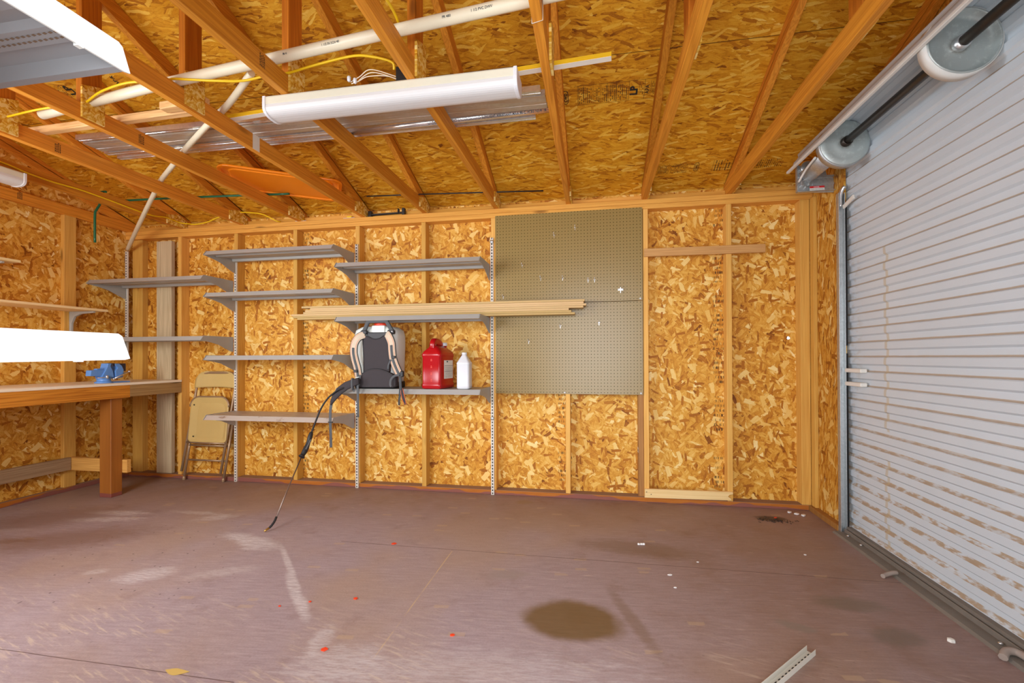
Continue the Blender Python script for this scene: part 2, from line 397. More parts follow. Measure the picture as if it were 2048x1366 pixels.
def floor_mat():
    t = NT('painted_strand_floor'); p = t.obj(); xy = t.vm('MULTIPLY', p, (1, 1, 0)); o = t.sep(p)
    big = t.noise(xy, .75, 3, .55); mid = t.noise(xy, 4.5, 4, .65)
    rot = t.map(xy, rot=(0, 0, math.radians(-6)))
    st = t.noise(t.vm('MULTIPLY', rot, (9, 75, 1)), 1, 3, .65, .25)
    st2 = t.noise(t.vm('MULTIPLY', t.map(xy, rot=(0, 0, math.radians(17))), (7, 60, 1)), 1, 3, .65, .3)
    fine = t.noise(xy, 120, 2, .6)
    col = t.mix(t.m('MULTIPLY_ADD', st, 1.5, -.3, clamp=True), lin(146,126,128), lin(182,163,164))
    col = t.mix(t.step(big, .46, .66), col, t.mix(st, lin(152,126,114), lin(180,156,144)))
    col = t.mix(t.m('MULTIPLY', t.step(mid, .55, .75), .45), col, lin(136,110,104))
    f2 = t.m('MULTIPLY_ADD', fine, .35, .83); col = t.vm('MULTIPLY', col, t.comb(f2, f2, f2))
    # browner, darker zones towards the back wall and the roll-up door
    brown_layer = t.m('MAXIMUM', t.m('SUBTRACT', 1, t.step(t.m('ABSOLUTE', o[1]), .0, 1.2)), t.step(o[0], 3.6, 5.6))
    brown_layer = t.m('MULTIPLY', brown_layer, t.m('MULTIPLY_ADD', mid, .8, .3), clamp=True)
    col = t.mix(t.m('MULTIPLY', brown_layer, .9), col, t.mix(st, lin(112,82,62), lin(144,110,88)))
    # strands showing through worn paint
    scr = t.m('MULTIPLY', t.step(st, .62, .74), t.step(t.noise(xy, 2.2, 3, .6), .45, .7))
    scr2 = t.m('MULTIPLY', t.step(st2, .66, .74), t.step(t.noise(t.vm('ADD', xy, (7, 3, 0)), 1.6, 3, .6), .48, .68))
    near = t.m('MULTIPLY', t.step(o[1], -1.5, -2.2), t.step(t.noise(t.vm('ADD', xy, (2, 9, 0)), 2.5, 3, .6), .42, .62))
    near = t.m('MULTIPLY', near, t.step(st2, .5, .68))
    col = t.mix(t.m('MULTIPLY', t.m('MAXIMUM', t.m('MAXIMUM', scr, scr2), near), .6), col, lin(206,184,160))
    vo = t.node('ShaderNodeTexVoronoi', voronoi_dimensions='2D', distance='CHEBYCHEV'); t.put(vo.inputs['Vector'], t.vm('MULTIPLY', rot, (9, 24, 1))); vo.inputs['Scale'].default_value = 1
    fl = t.m('MULTIPLY', t.m('GREATER_THAN', t.sep(vo.outputs['Color'])[0], .972), t.step(vo.outputs['Distance'], .34, .28))
    col = t.mix(t.m('MULTIPLY', fl, .36), col, lin(190,160,122))
    sp = t.node('ShaderNodeTexVoronoi', voronoi_dimensions='2D'); t.put(sp.inputs['Vector'], t.vm('MULTIPLY', xy, (26, 26, 1))); sp.inputs['Scale'].default_value = 1
    spk = t.m('MULTIPLY', t.m('GREATER_THAN', t.sep(sp.outputs['Color'])[0], .93), t.step(sp.outputs['Distance'], .16, .08))
    zone = t.m('MAXIMUM', t.step(t.vm('LENGTH', t.vm('SUBTRACT', xy, (1.9, -1.6, 0))), 1.1, .2), .15)
    col = t.mix(t.m('MULTIPLY', t.m('MULTIPLY', spk, zone), .8), col, lin(58,44,38))
    # seams between floor panels
    def seam(ax, at, lo, hi, w, c, k):
        other = 1-ax
        m_ = t.m('LESS_THAN', t.m('ABSOLUTE', t.m('SUBTRACT', t.m('ADD', o[ax], t.m('MULTIPLY', t.m('SUBTRACT', mid, .5), .006)), at)), w)
        m_ = t.m('MULTIPLY', m_, t.m('MULTIPLY', t.m('GREATER_THAN', o[other], lo), t.m('LESS_THAN', o[other], hi)))
        return t.mix(t.m('MULTIPLY', m_, k), col, c)
    col = seam(1, -1.10, 2.9, 6.2, .0022, lin(82,58,52), .8)
    col = seam(1, -2.285, -1, 3.2, .002, lin(92,66,60), .8)
    col = seam(0, 3.62, -4, -1.12, .0028, lin(196,166,128), t.step(mid, .35, .6))
    # scuffs, scrapes and stains
    brk = t.step(t.noise(t.vm('MULTIPLY', rot, (16, 95, 1)), 1, 4, .75), .40, .58); n20 = t.noise(t.vm('MULTIPLY', rot, (10, 34, 1)), 1, 4, .7); n9 = t.noise(xy, 9, 4, .65)
    pale = lin(204,194,192)
    for cx, cy, rx, ry, a, k, wob, nn in ((1.0,-.90,.20,.045,.1,.9,2.2,n20),(1.03,-1.03,.23,.045,.22,.8,2.4,n20),(.62,-1.3,.13,.03,.2,.35,2.2,n20),(1.58,-.80,.18,.03,.0,.5,2.2,n20),(1.80,-.86,.12,.05,.5,.6,2.4,n20),
            (2.24,-1.15,.13,.05,-.2,.95,2.0,n20),(2.42,-1.22,.14,.07,-.3,.9,2.0,n20),(2.77,-1.42,.245,.016,-.80,.9,1.0,n9),(2.98,-1.66,.19,.024,-.83,.95,1.1,n9),(3.13,-1.81,.11,.026,-.8,.95,1.3,n9),
            (2.13,-1.67,.12,.075,.6,.75,1.6,n20),(2.5,-1.58,.16,.05,.5,.4,1.8,n20),(3.36,-2.02,.04,.09,.2,.6,1.8,n20),(3.5,-2.14,.16,.10,.2,.5,2.4,n20),(4.0,-2.1,.5,.12,.15,.35,2.8,n20),(1.83,-1.69,.05,.03,.4,.5,1.6,n20)):
        col = t.mix(t.m('MULTIPLY', t.m('MULTIPLY', t.ell(xy, cx, cy, rx, ry, a, .5, wob, 12, nn), t.m('MULTIPLY_ADD', brk, .75, .25)), k), col, pale)
    for cx, cy, rx, ry, a in ((1.2,-1.35,.42,.16,.45),(.6,-1.1,.4,.2,.6),(.85,-1.45,.16,.04,.3)):
        col = t.mix(t.m('MULTIPLY', t.ell(xy, cx, cy, rx, ry, a, .6, 1.4, 12, n20), .5), col, lin(124,86,54))
    for cx, cy, rx, ry, a, c, k, sft in ((5.58,-1.36,.14,.06,.0,lin(112,98,80),.6,.4),(5.64,-1.6,.10,.06,.3,lin(112,98,84),.6,.4),(5.27,-1.59,.07,.03,-.4,lin(128,116,104),.6,.4),(4.7,-.9,.32,.10,-.1,lin(118,90,64),.5,.5),(3.9,-.16,.06,.05,0,lin(140,112,78),.6,.4),(4.6,-1.66,.03,.22,.35,lin(110,82,50),.45,.5),(5.65,-.23,.10,.05,0,lin(44,36,30),.75,.3),(4.0,-1.35,.10,.05,.2,lin(150,134,126),.6,.5)):
        col = t.mix(t.m('MULTIPLY', t.ell(xy, cx, cy, rx, ry, a, sft, 1.3, 12, n20), k), col, c)
    # dark oil stain with a soaked edge
    oil = t.ell(xy, 4.345, -1.70, .205, .150, -.1, .22, .55, 6, t.noise(xy, 6, 3, .55))
    col = t.mix(t.m('MULTIPLY', oil, .9), col, t.mix(t.m('MULTIPLY_ADD', st, .8, .1), lin(94,68,36), lin(122,94,58)))
    wet = t.m('MULTIPLY', oil, .12)
    t.set(color=col, rough=t.m('SUBTRACT', t.m('MULTIPLY_ADD', st, .25, .42), wet), spec=.35)
    t.bump(t.m('ADD', st, t.m('MULTIPLY', st2, .6)), .25, .0012)
    return t.mat
M['floor'] = floor_mat()

def painted_metal(name, base, rough=.42, dirt=None, rust=False):
    t = NT(name); p = t.obj(); n = t.noise(p, 6, 4, .6)
    f = t.m('MULTIPLY_ADD', n, .16, .92)
    c = t.vm('MULTIPLY', base, t.comb(f, f, f))
    if rust:
        g = t.sep(t.node('ShaderNodeNewGeometry').outputs['Normal'])
        k = t.m('MULTIPLY', t.step(t.noise(t.vm('MULTIPLY', p, (3, 10, 3)), 2.2, 4, .7), .55, .68), t.m('GREATER_THAN', g[2], .6))
        c = t.mix(t.m('MULTIPLY', t.m('GREATER_THAN', g[2], .6), .5), c, lin(186,158,128))
        c = t.mix(t.m('MULTIPLY', k, .85), c, lin(120,82,44))
    t.set(color=c, rough=rough, spec=.5); return t.mat
M['shelf'] = painted_metal('grey_enamel_steel', lin(168,166,160))
M['shelf_rust'] = painted_metal('grey_enamel_steel_rusty', lin(176,176,176), rust=True)
M['shelf_white'] = painted_metal('pale_enamel_steel', lin(150,150,152)); M['slot_dark'] = simple('slot_shadow', lin(120,96,74), .8)
M['white_metal'] = painted_metal('white_enamel', lin(226,226,220), .35); M['housing'] = painted_metal('fixture_enamel', lin(216,212,192), .4)
def standard_mat():
    t = NT('slotted_standard'); o = t.sep(t.obj()); g = t.sep(t.node('ShaderNodeNewGeometry').outputs['Normal'])
    z = t.m('FRACT', t.m('MULTIPLY', o[2], 1/.0254))
    slot = t.m('MULTIPLY', t.m('LESS_THAN', t.m('ABSOLUTE', t.m('SUBTRACT', z, .5)), .29),
               t.m('MULTIPLY', t.m('LESS_THAN', t.m('ABSOLUTE', o[0]), .0052), t.m('LESS_THAN', g[1], -.5)))
    t.set(color=t.mix(slot, lin(222,216,204), lin(52,46,38)), rough=.45); return t.mat
M['standard'] = standard_mat(); M['standard_plain'] = simple('channel_paint', lin(206,200,186), .4)
def galv(name, base=(.55, .57, .57), rough=.4, dusty=0.0):
    t = NT(name); p = t.obj()
    vo = t.node('ShaderNodeTexVoronoi'); t.put(vo.inputs['Vector'], p); vo.inputs['Scale'].default_value = 90
    f = t.m('MULTIPLY_ADD', t.sep(vo.outputs['Color'])[0], .16, .90)
    c = t.vm('MULTIPLY', base, t.comb(f, f, f))
    met = .85
    if dusty:
        k = t.m('MULTIPLY', t.step(t.noise(t.vm('MULTIPLY', p, (2, 14, 14)), 1.5, 4, .7), .35, .65), dusty)
        c = t.mix(k, c, lin(176,148,112)); met = t.m('MULTIPLY_ADD', k, -.8, .85)
    t.set(color=c, rough=rough, metal=met); return t.mat
M['galv'] = galv('galvanised_steel', (.56, .58, .58), .45)
M['galv_dusty'] = galv('galvanised_track_dusty', (.62, .62, .60), .34, .95)
M['galv_clean'] = galv('galvanised_track', (.80, .82, .84), .22)
def drum_mat():
    t = NT('drum_plate'); p = t.obj(); o = t.sep(p)
    r = t.vm('LENGTH', t.comb(t.m('SUBTRACT', o[0], 5.915), 0, t.m('SUBTRACT', o[2], 2.40)))
    n = t.noise(p, 40, 4, .7)
    k = t.m('MULTIPLY', t.step(t.m('ADD', r, t.m('MULTIPLY', n, .02)), .055, .03), .85)
    c = t.mix(k, t.mix(t.step(n, .5, .72), (.50, .55, .53), (.62, .68, .65)), lin(84,66,42))
    t.set(color=c, rough=.42, metal=t.m('MULTIPLY_ADD', k, -.45, .5)); return t.mat
M['drum'] = drum_mat()
def curtain_mat():
    t = NT('ribbed_door_curtain'); p = t.obj(); o = t.sep(p); g = t.sep(t.node('ShaderNodeNewGeometry').outputs['Normal'])
    ph = t.m('FRACT', t.m('ADD', t.m('MULTIPLY', t.m('SUBTRACT', o[2], 1.130), 1/.0891), .5))   # .5 at the dusty ledge of each rib
    n = t.noise(t.vm('MULTIPLY', p, (1, 3, 30)), 2, 4, .65); n2 = t.noise(t.vm('MULTIPLY', p, (1, 14, 50)), 1, 3, .6)
    low = t.step(o[2], 1.0, .25)
    wid = t.m('MULTIPLY_ADD', low, .06, .055)
    wid = t.m('MULTIPLY', wid, t.m('MULTIPLY_ADD', n, 1.1, .4))
    dirt = t.m('LESS_THAN', t.m('ABSOLUTE', t.m('SUBTRACT', ph, .5)), wid)
    blot = t.m('MULTIPLY', t.step(n2, .38, .55), .95)
    blot = t.mixf(low, .8, blot)
    dirt = t.m('MULTIPLY', dirt, blot); dirt = t.m('MULTIPLY', dirt, t.step(o[2], 2.38, 2.30))
    c = t.mix(t.noise(p, 3, 3, .6), lin(196,205,211), lin(208,216,221))
    c = t.mix(dirt, c, t.mix(n2, lin(184,164,138), lin(160,138,112)))
    # a dried run of water beside the track
    wav = t.m('MULTIPLY', t.m('SUBTRACT', t.noise(t.comb(0, 0, o[2]), 7, 2, .5), .5), .05)
    run = t.m('LESS_THAN', t.m('ABSOLUTE', t.m('SUBTRACT', t.m('ADD', o[1], wav), -.80)), t.m('MULTIPLY', t.m('GREATER_THAN', t.noise(t.comb(0, 0, o[2]), 2.3, 2, .5), .40), .011))
    run = t.m('MULTIPLY', run, t.m('LESS_THAN', o[2], 1.75))
    c = t.mix(t.m('MULTIPLY', run, .55), c, lin(190,172,134))
    near = t.m('MULTIPLY', t.step(o[1], -.62, -.48), t.step(n2, .5, .62))
    c = t.mix(t.m('MULTIPLY', near, .3), c, lin(176,158,134))
    t.set(color=c, rough=.45, spec=.4); return t.mat
M['curtain'] = curtain_mat()
def pegboard_mat():
    t = NT('pegboard_hardboard'); p = t.obj(); o = t.sep(p)
    fx = t.m('SUBTRACT', t.m('FRACT', t.m('MULTIPLY', o[0], 1/.0254)), .5); fz = t.m('SUBTRACT', t.m('FRACT', t.m('MULTIPLY', o[2], 1/.0254)), .5)
    d = t.m('SQRT', t.m('ADD', t.m('MULTIPLY', fx, fx), t.m('MULTIPLY', fz, fz)))
    hole = t.m('LESS_THAN', d, .118)
    n = t.noise(p, 260, 2, .7); b = t.noise(p, 1.6, 2, .5)
    c = t.mix(n, lin(134,110,56), lin(162,138,78))
    c = t.mix(t.m('MULTIPLY', b, .4), c, lin(132,104,60))
    t.set(color=t.mix(hole, c, lin(34,26,14)), rough=t.mixf(hole, .34, 1), spec=t.mixf(hole, .5, 0)); return t.mat
M['pegboard'] = pegboard_mat()
M['pvc'] = simple('white_pvc', lin(226,217,190), .4, 0, .06, 14)  # white plastic; the cream tint stands for yellow light around it
M['steel'] = simple('zinc_steel', (.75, .75, .74), .3, .9)
M['axle'] = simple('dark_axle', lin(62,54,46), .4, .6, .1, 20)
M['black'] = simple('black_plastic', lin(34,33,34), .5, 0, .1, 30)
M['rubber'] = simple('black_rubber', lin(26,25,26), .6)
M['brush'] = simple('black_brush_seal', lin(22,22,22), .9)
M['yellow'] = simple('yellow_cable', lin(236,196,20), .45)
M['diffuser'] = simple('light_diffuser', lin(214,213,212), .35, 0, .02, 20)
M['red'] = simple('red_plastic', lin(172,6,18), .22, 0, .06, 9)
M['white_plastic'] = simple('white_plastic', lin(218,219,222), .35)
M['label'] = simple('paper_label', lin(226,222,212), .7)
M['ink'] = simple('black_ink', lin(36,30,22), .8)
M['ink_soft'] = simple('faded_ink', lin(70,48,18), .9)
M['cond_ink'] = simple('printed_ink', lin(70,76,78), .8)
M['danger_red'] = simple('label_red', lin(196,30,34), .5)
M['chair'] = simple('tan_enamel', lin(206,176,110), .35, 0, .05, 10)
M['chair_tube'] = simple('bronze_tube', lin(168,138,106), .32, .35)
M['vise'] = simple('blue_enamel', lin(96,148,216), .35, 0, .08, 14)
M['vise_dark'] = simple('dark_jaw_iron', lin(62,58,72), .4, .5)
M['orange'] = simple('orange_plastic', lin(246,140,20), .35, 0, .04, 8)
M['orange_trim'] = simple('orange_piping', lin(222,104,50), .5)
M['green'] = simple('green_coated_steel', lin(18,92,62), .3)
M['tank'] = simple('translucent_poly', lin(226,230,222), .4)
M['webbing'] = simple('grey_webbing', lin(84,86,88), .8, 0, .1, 60)
M['strap'] = simple('beige_strap_fabric', lin(206,190,166), .85, 0, .06, 40)
M['pad'] = simple('charcoal_mesh_pad', lin(58,52,54), .85, 0, .12, 120)
M['cap'] = simple('orange_red_cap', lin(230,62,30), .4)
M['brass'] = simple('brass_nozzle', lin(200,160,84), .3, .8)
M['lance'] = simple('steel_lance', lin(140,122,112), .35, .7)
M['leaf'] = simple('dry_leaf', lin(206,172,90), .8)
M['orange_bit'] = simple('orange_flag_plastic', lin(238,70,30), .6)
M['white_bit'] = simple('white_scrap', lin(232,230,226), .7)
M['debris'] = simple('dark_leaf_litter', lin(60,46,36), .9, 0, .3, 40)
M['batten_side'] = wood('batten_edge', 'x', lin(232,186,30), lin(206,158,20), knots=False, contrast=.3)
M['batten_white'] = simple('white_primer', lin(236,232,220), .6)
M['tan_trim'] = wood('rough_stick', 'x', lin(226,184,122), lin(176,128,72), knots=False)
M['threshold'] = simple('dusty_threshold', lin(122,114,104), .7, .1, .22, 9)
M['rope'] = simple('frayed_rope', lin(156,140,128), .9)
M['copper_wire'] = simple('pale_wire', lin(230,216,190), .5)
M['ground'] = simple('pale_gravel', lin(186,182,174), .9, 0, .2, 6)
M['siding'] = simple('outer_siding', lin(200,196,186), .7)
# ------------------------------------------------------------------ the building
YF0, YF1 = -3.458, -3.547        # front wall framing faces
ZP = 2.367                       # top of the double top plates
RS, RC = .385, 2.487             # roof deck: z = RC - RS*y on the back slope
RIDGE = -1.729
zr = lambda y: RC - RS*y if y > RIDGE else RC - RS*(2*RIDGE - y)
O3 = (0, 0, 0)
def struct(name, mb, mat, parent=None, **kw):
    o = build(name, mb, mat, parent, **({} if parent else {'at': O3}), **kw)
    if parent is None: o['kind'] = 'structure'
    return o
struct('floor', MB().box(-.06, 6.2, -3.57, .10, -.02, 0), M['floor'])
struct('ground', MB().box(-14, 20, -18, 10, -.30, -.16), M['ground'])

# back wall: sheathing with one small knot hole that daylight shines through
HX, HZ, HR = 5.896, 1.272, .0125
mb = MB()
ring = [(HX+HR*math.cos(2*PI*k/16)*(.9 if k % 3 else 1.15), HZ+HR*math.sin(2*PI*k/16)) for k in range(16)]
sq = []
for k in range(16):
    a = 2*PI*k/16; s_ = .05/max(abs(math.cos(a)), abs(math.sin(a))); sq.append((HX+s_*math.cos(a), HZ+s_*math.sin(a)))
for y, fl in ((.089, 1), (.10, 0)):
    vs = [(x, y, z) for x, z in ring] + [(x, y, z) for x, z in sq]
    mb.add(vs, [(k, (k+1) % 16, 16+(k+1) % 16, 16+k) for k in range(16)])
mb.add([(x, .089, z) for x, z in ring]+[(x, .10, z) for x, z in ring], [(k, (k+1) % 16, 16+(k+1) % 16, 16+k) for k in range(16)])
x0, x1, z0, z1 = HX-.05, HX+.05, HZ-.05, HZ+.05
mb.box(-.05, x0, .089, .10, -.15, 2.44); mb.box(x1, 6.2, .089, .10, -.15, 2.44)
mb.box(x0, x1, .089, .10, -.15, z0); mb.box(x0, x1, .089, .10, z1, 2.44)
wall_back = struct('wall_back', mb, M['osb_back'])
SX = [.5562+.6096*k for k in range(9)]
def part(name, mb, mat, parent, **kw): return build(name, mb, mat, parent, **kw)
for k, x in enumerate(SX):
    part('stud', MB().box(x, x+.038, 0, .0888, .038, 2.2905), M['stud'], wall_back, bevel=.002)
part('stud', MB().box(4.782, 4.8225, .012, .0888, .038, 2.2905), M['stud_dark'], wall_back, bevel=.002)
part('stud', MB().box(5.945, 6.008, 0, .0888, .038, 2.2905), M['stud'], wall_back, bevel=.002)
part('stud', MB().box(.004, .118, .03, .0888, .038, 2.2905), M['stud'], wall_back, bevel=.002)
part('sole_plate', MB().box(0, 6.008, -.001, .0888, 0, .038), M['sole'], wall_back, bevel=.002)
part('top_plate', MB().box(-.04, 6.03, 0, .0888, 2.2915, 2.328), M['plate'], wall_back, bevel=.002)
part('top_plate', MB().box(-.04, 6.03, 0, .0888, 2.3295, ZP), M['plate'], wall_back, bevel=.002)
# left gable wall
mb = MB().prism([(-3.558, -.15), (-3.30, -.15), (-3.30, 1.0), (-2.15, 1.0), (-2.15, -.15), (.10, -.15), (.10, zr(.10)), (RIDGE, zr(RIDGE)), (-3.558, zr(-3.558))], 'x', -.05, -.039) if False else MB()
for a, b, lo, hi in ((-3.558, -3.25, -.15, None), (-3.25, -2.15, -.15, .95), (-3.25, -2.15, 2.05, None), (-2.15, .0888, -.15, None)):
    ys = [a] + ([RIDGE] if a < RIDGE < b else []) + [b]
    top = [(y, zr(y) if hi is None else hi) for y in reversed(ys)]
    mb.prism([(a, lo), (b, lo)] + top, 'x', -.05, -.0385)
wall_left = struct('wall_left', mb, M['osb_left'])
for y in (-.4585, -1.068, -1.678, -2.14, -3.26):
    part('stud', MB().box(-.038, 0, y-.092, y, .038, ZP), M['stud'], wall_left, bevel=.002)
part('sole_plate', MB().box(-.038, 0, -3.45, -.0015, 0, .0385), M['sole'], wall_left, bevel=.002)
wf = MB(); wf.box(-.06, .01, -3.25, -3.21, .95, 2.05); wf.box(-.06, .01, -2.19, -2.15, .95, 2.05); wf.box(-.06, .01, -3.21, -2.19, .95, .99); wf.box(-.06, .01, -3.21, -2.19, 2.01, 2.05)
struct('window_1', wf, M['white_metal'])
wf = MB(); wf.box(.95, .99, -3.56, -3.50, .95, 2.05); wf.box(2.41, 2.45, -3.56, -3.50, .95, 2.05); wf.box(.99, 2.41, -3.56, -3.50, .95, .99); wf.box(.99, 2.41, -3.56, -3.50, 2.01, 2.05)
struct('added_window', wf, M['white_metal'])  # unseen front window, added so the back wall's left part is evenly lit
# right gable wall with the roll-up door opening
mb = MB()
mb.prism([(.0888, -.15), (.0888, zr(.0888)), (-.42, zr(-.42)), (-.42, -.15)], 'x', 6.032, 6.044)
wall_right_strip = None
mb.prism([(-.40, 2.34), (-.40, zr(-.40)), (RIDGE, zr(RIDGE)), (-2.95, zr(-2.95)), (-2.95, 2.34)], 'x', 6.119, 6.131)
mb.prism([(-2.95, -.15), (-2.95, zr(-2.95)), (-3.558, zr(-3.558)), (-3.558, -.15)], 'x', 6.032, 6.044)
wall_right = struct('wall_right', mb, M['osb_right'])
part('stud', MB().box(6.0085, 6.0315, -.062, -.0005, .038, 2.29), M['stud'], wall_right, bevel=.002)
part('sole_plate', MB().box(5.988, 6.0315, -.41, -.0015, 0, .038), M['stud_dark'], wall_right, bevel=.002)
# front wall with the doorway the camera looks through
mb = MB(); DX0, DX1, DH = 3.79, 5.10, 2.10
mb.box(-.05, .95, -3.558, -3.547, -.15, 2.44); mb.box(2.45, DX0, -3.558, -3.547, -.15, 2.44); mb.box(.95, 2.45, -3.558, -3.547, -.15, .95); mb.box(.95, 2.45, -3.558, -3.547, 2.05, 2.44); mb.box(DX1, 6.2, -3.558, -3.547, -.15, 2.44); mb.box(DX0, DX1, -3.558, -3.547, DH, 2.44)
wall_front = struct('wall_front', mb, M['osb_back'])
for x in [.5562, .909, 2.453, 2.995, 3.40, DX0-.041, DX1+.003]:
    if x < DX0-.03 or x > DX1: part('stud', MB().box(x, x+.038, YF1, YF0, .038, 2.2905), M['stud'], wall_front)
part('header', MB().box(DX0, DX1, YF1, YF0, DH, 2.2905), M['plate'], wall_front)
part('top_plate', MB().box(-.04, 6.03, YF1, YF0, 2.2915, ZP), M['plate'], wall_front)
part('sole_plate', MB().box(0, DX0, YF1, YF0, 0, .038), M['sole'], wall_front)
# roof deck
mb = MB(); T_ = .013
for sgn in (1,):
    mb.prism([(.42, zr(.42)), (RIDGE, zr(RIDGE)), (RIDGE, zr(RIDGE)+T_), (.42, zr(.42)+T_)], 'x', -.25, 6.4)
    yb = 2*RIDGE-.42
    mb.prism([(RIDGE, zr(RIDGE)), (yb, zr(yb)), (yb, zr(yb)+T_), (RIDGE, zr(RIDGE)+T_)], 'x', -.25, 6.4)
def seam_stamp(t, o, col):
    k = t.m('LESS_THAN', t.m('ABSOLUTE', t.m('ADD', o[1], 1.006)), .0022)
    kx = None
    for x in (1.24, 3.66): pass
    return t.mix(t.m('MULTIPLY', k, .8), col, lin(60, 26, 8))
M['osb_roof'] = osb('roof_strand_board', 'xy', LC, CEIL, 2.2, stamp=seam_stamp)
ceiling = struct('ceiling', mb, M['osb_roof'])
part('fascia', MB().box(-.25, 6.4, .40, .42, zr(.42)-.12, zr(.42)-.002), M['plate'], ceiling)

# ink grade stamps on the roof deck
Tn = Vector((0, 1, -RS)).normalized()
def roof_pt(x, y, e=.0012): return Vector((x, y, zr(y)-e))
def text_mesh(body, size, origin, xdir, ydir, bold=0, sx=1.0):
    cu = bpy.data.curves.new('lettering', 'FONT'); cu.body = body; cu.size = size; cu.offset = bold; cu.align_x = 'LEFT'; cu.resolution_u = 2
    o = bpy.data.objects.new('lettering', cu); COL.objects.link(o)
    dg = bpy.context.evaluated_depsgraph_get(); me = bpy.data.meshes.new_from_object(o.evaluated_get(dg))
    X = Vector(xdir).normalized()*sx; Y = Vector(ydir).normalized(); O = Vector(origin)
    vs = [O+X*v.co.x+Y*v.co.y for v in me.vertices]; fs = [tuple(p.vertices) for p in me.polygons]
    bpy.data.objects.remove(o); bpy.data.curves.remove(cu); bpy.data.meshes.remove(me)
    return vs, fs
def quad_on_roof(mb, x0, x1, y0, y1):
    mb.add([roof_pt(x0, y0), roof_pt(x1, y0), roof_pt(x1, y1), roof_pt(x0, y1)], [(0, 1, 2, 3)])
UPS = Vector((0, -1, RS))        # up the slope, towards the ridge
def roof_text(mb, s, size, x, y, bold=0): mb.add(*text_mesh(s, size, roof_pt(x, y), UPS, (-1, 0, 0), bold))
def fine_rows(mb, x0, x1, y0, y1, n, seed):
    rg = random.Random(seed)
    for k in range(n):
        x = x0+(x1-x0)*(k+.5)/n
        if k % 4 == 0: quad_on_roof(mb, x-.0008, x+.0008, y0, y1); continue
        y = max(y0, y1)-.004
        w = (x1-x0)/n*.42
        while y > min(y0, y1)+.012:
            L = rg.uniform(.003, .010)
            if rg.random() < .74: quad_on_roof(mb, x-w/2, x+w/2, y-L, y)
            y -= L+rg.uniform(.0015, .004)
mb = MB(); roof_text(mb, 'LP', .062, 4.714, -.748, .0028); roof_text(mb, 'APA', .034, 4.785, -.748, .0006)
part('stamp', mb, M['ink'], ceiling)
mb = MB(); fine_rows(mb, 4.342, 4.655, -.722, -.835, 26, 3); fine_rows(mb, 4.722, 4.752, -.745, -.83, 3, 5); fine_rows(mb, 4.79, 4.818, -.74, -.83, 4, 6)
quad_on_roof(mb, 4.33, 4.80, -.7165, -.7180); quad_on_roof(mb, 4.33, 4.82, -.842, -.8435)
for x in (4.352, 4.385, 4.53, 4.585, 4.662, 4.757): quad_on_roof(mb, x, x+.002, -.718, -.842)
part('stamp', mb, M['ink_soft'], ceiling)
def oval(mb, cx, cy, hx, hy, w):
    N = 28
    for k in range(N):
        a, b = 2*PI*k/N, 2*PI*(k+1)/N
        sq_ = lambda t: (math.copysign(abs(math.cos(t))**.6, math.cos(t)), math.copysign(abs(math.sin(t))**.6, math.sin(t)))
        p, q = sq_(a), sq_(b)
        mb.add([roof_pt(cx+p[0]*hx, cy+p[1]*hy), roof_pt(cx+q[0]*hx, cy+q[1]*hy), roof_pt(cx+q[0]*(hx-w), cy+q[1]*(hy-w)), roof_pt(cx+p[0]*(hx-w), cy+p[1]*(hy-w))], [(0, 1, 2, 3)])
mb = MB(); oval(mb, 4.272, -.777, .018, .045, .004); roof_text(mb, 'CWD', .026, 4.281, -.745, .001)
part('stamp', mb, M['ink'], ceiling)
mb = MB(); oval(mb, 5.195, -.132, .017, .040, .0035); roof_text(mb, 'CWD', .022, 5.203, -.103, .0008)
fine_rows(mb, 4.915, 5.13, -.085, -.180, 22, 8); fine_rows(mb, 5.30, 5.43, -.08, -.185, 7, 9); fine_rows(mb, 5.60, 5.79, -.08, -.16, 14, 10)
part('stamp', mb, M['ink_soft'], ceiling)
mb = MB(); roof_text(mb, 'LP', .07, .99, -1.165, .003); roof_text(mb, 'APA', .036, 1.375, -1.19, .0008); fine_rows(mb, .84, .93, -1.15, -1.25, 7, 12); fine_rows(mb, 1.62, 1.66, -1.235, -1.30, 3, 13)
part('stamp', mb, M['ink'], ceiling)

# blocking strips between the trusses, along the plate
TX = [-.039, .575, 1.228, 1.815, 2.437, 3.005, 3.630, 4.225, 4.820, 5.440, 6.076]
for k in range(len(TX)-1):
    part('blocking', MB().box(TX[k]+.04, TX[k+1]-.001, .045, .0885, ZP+.0005, ZP+.042), M['plate'], wall_back)

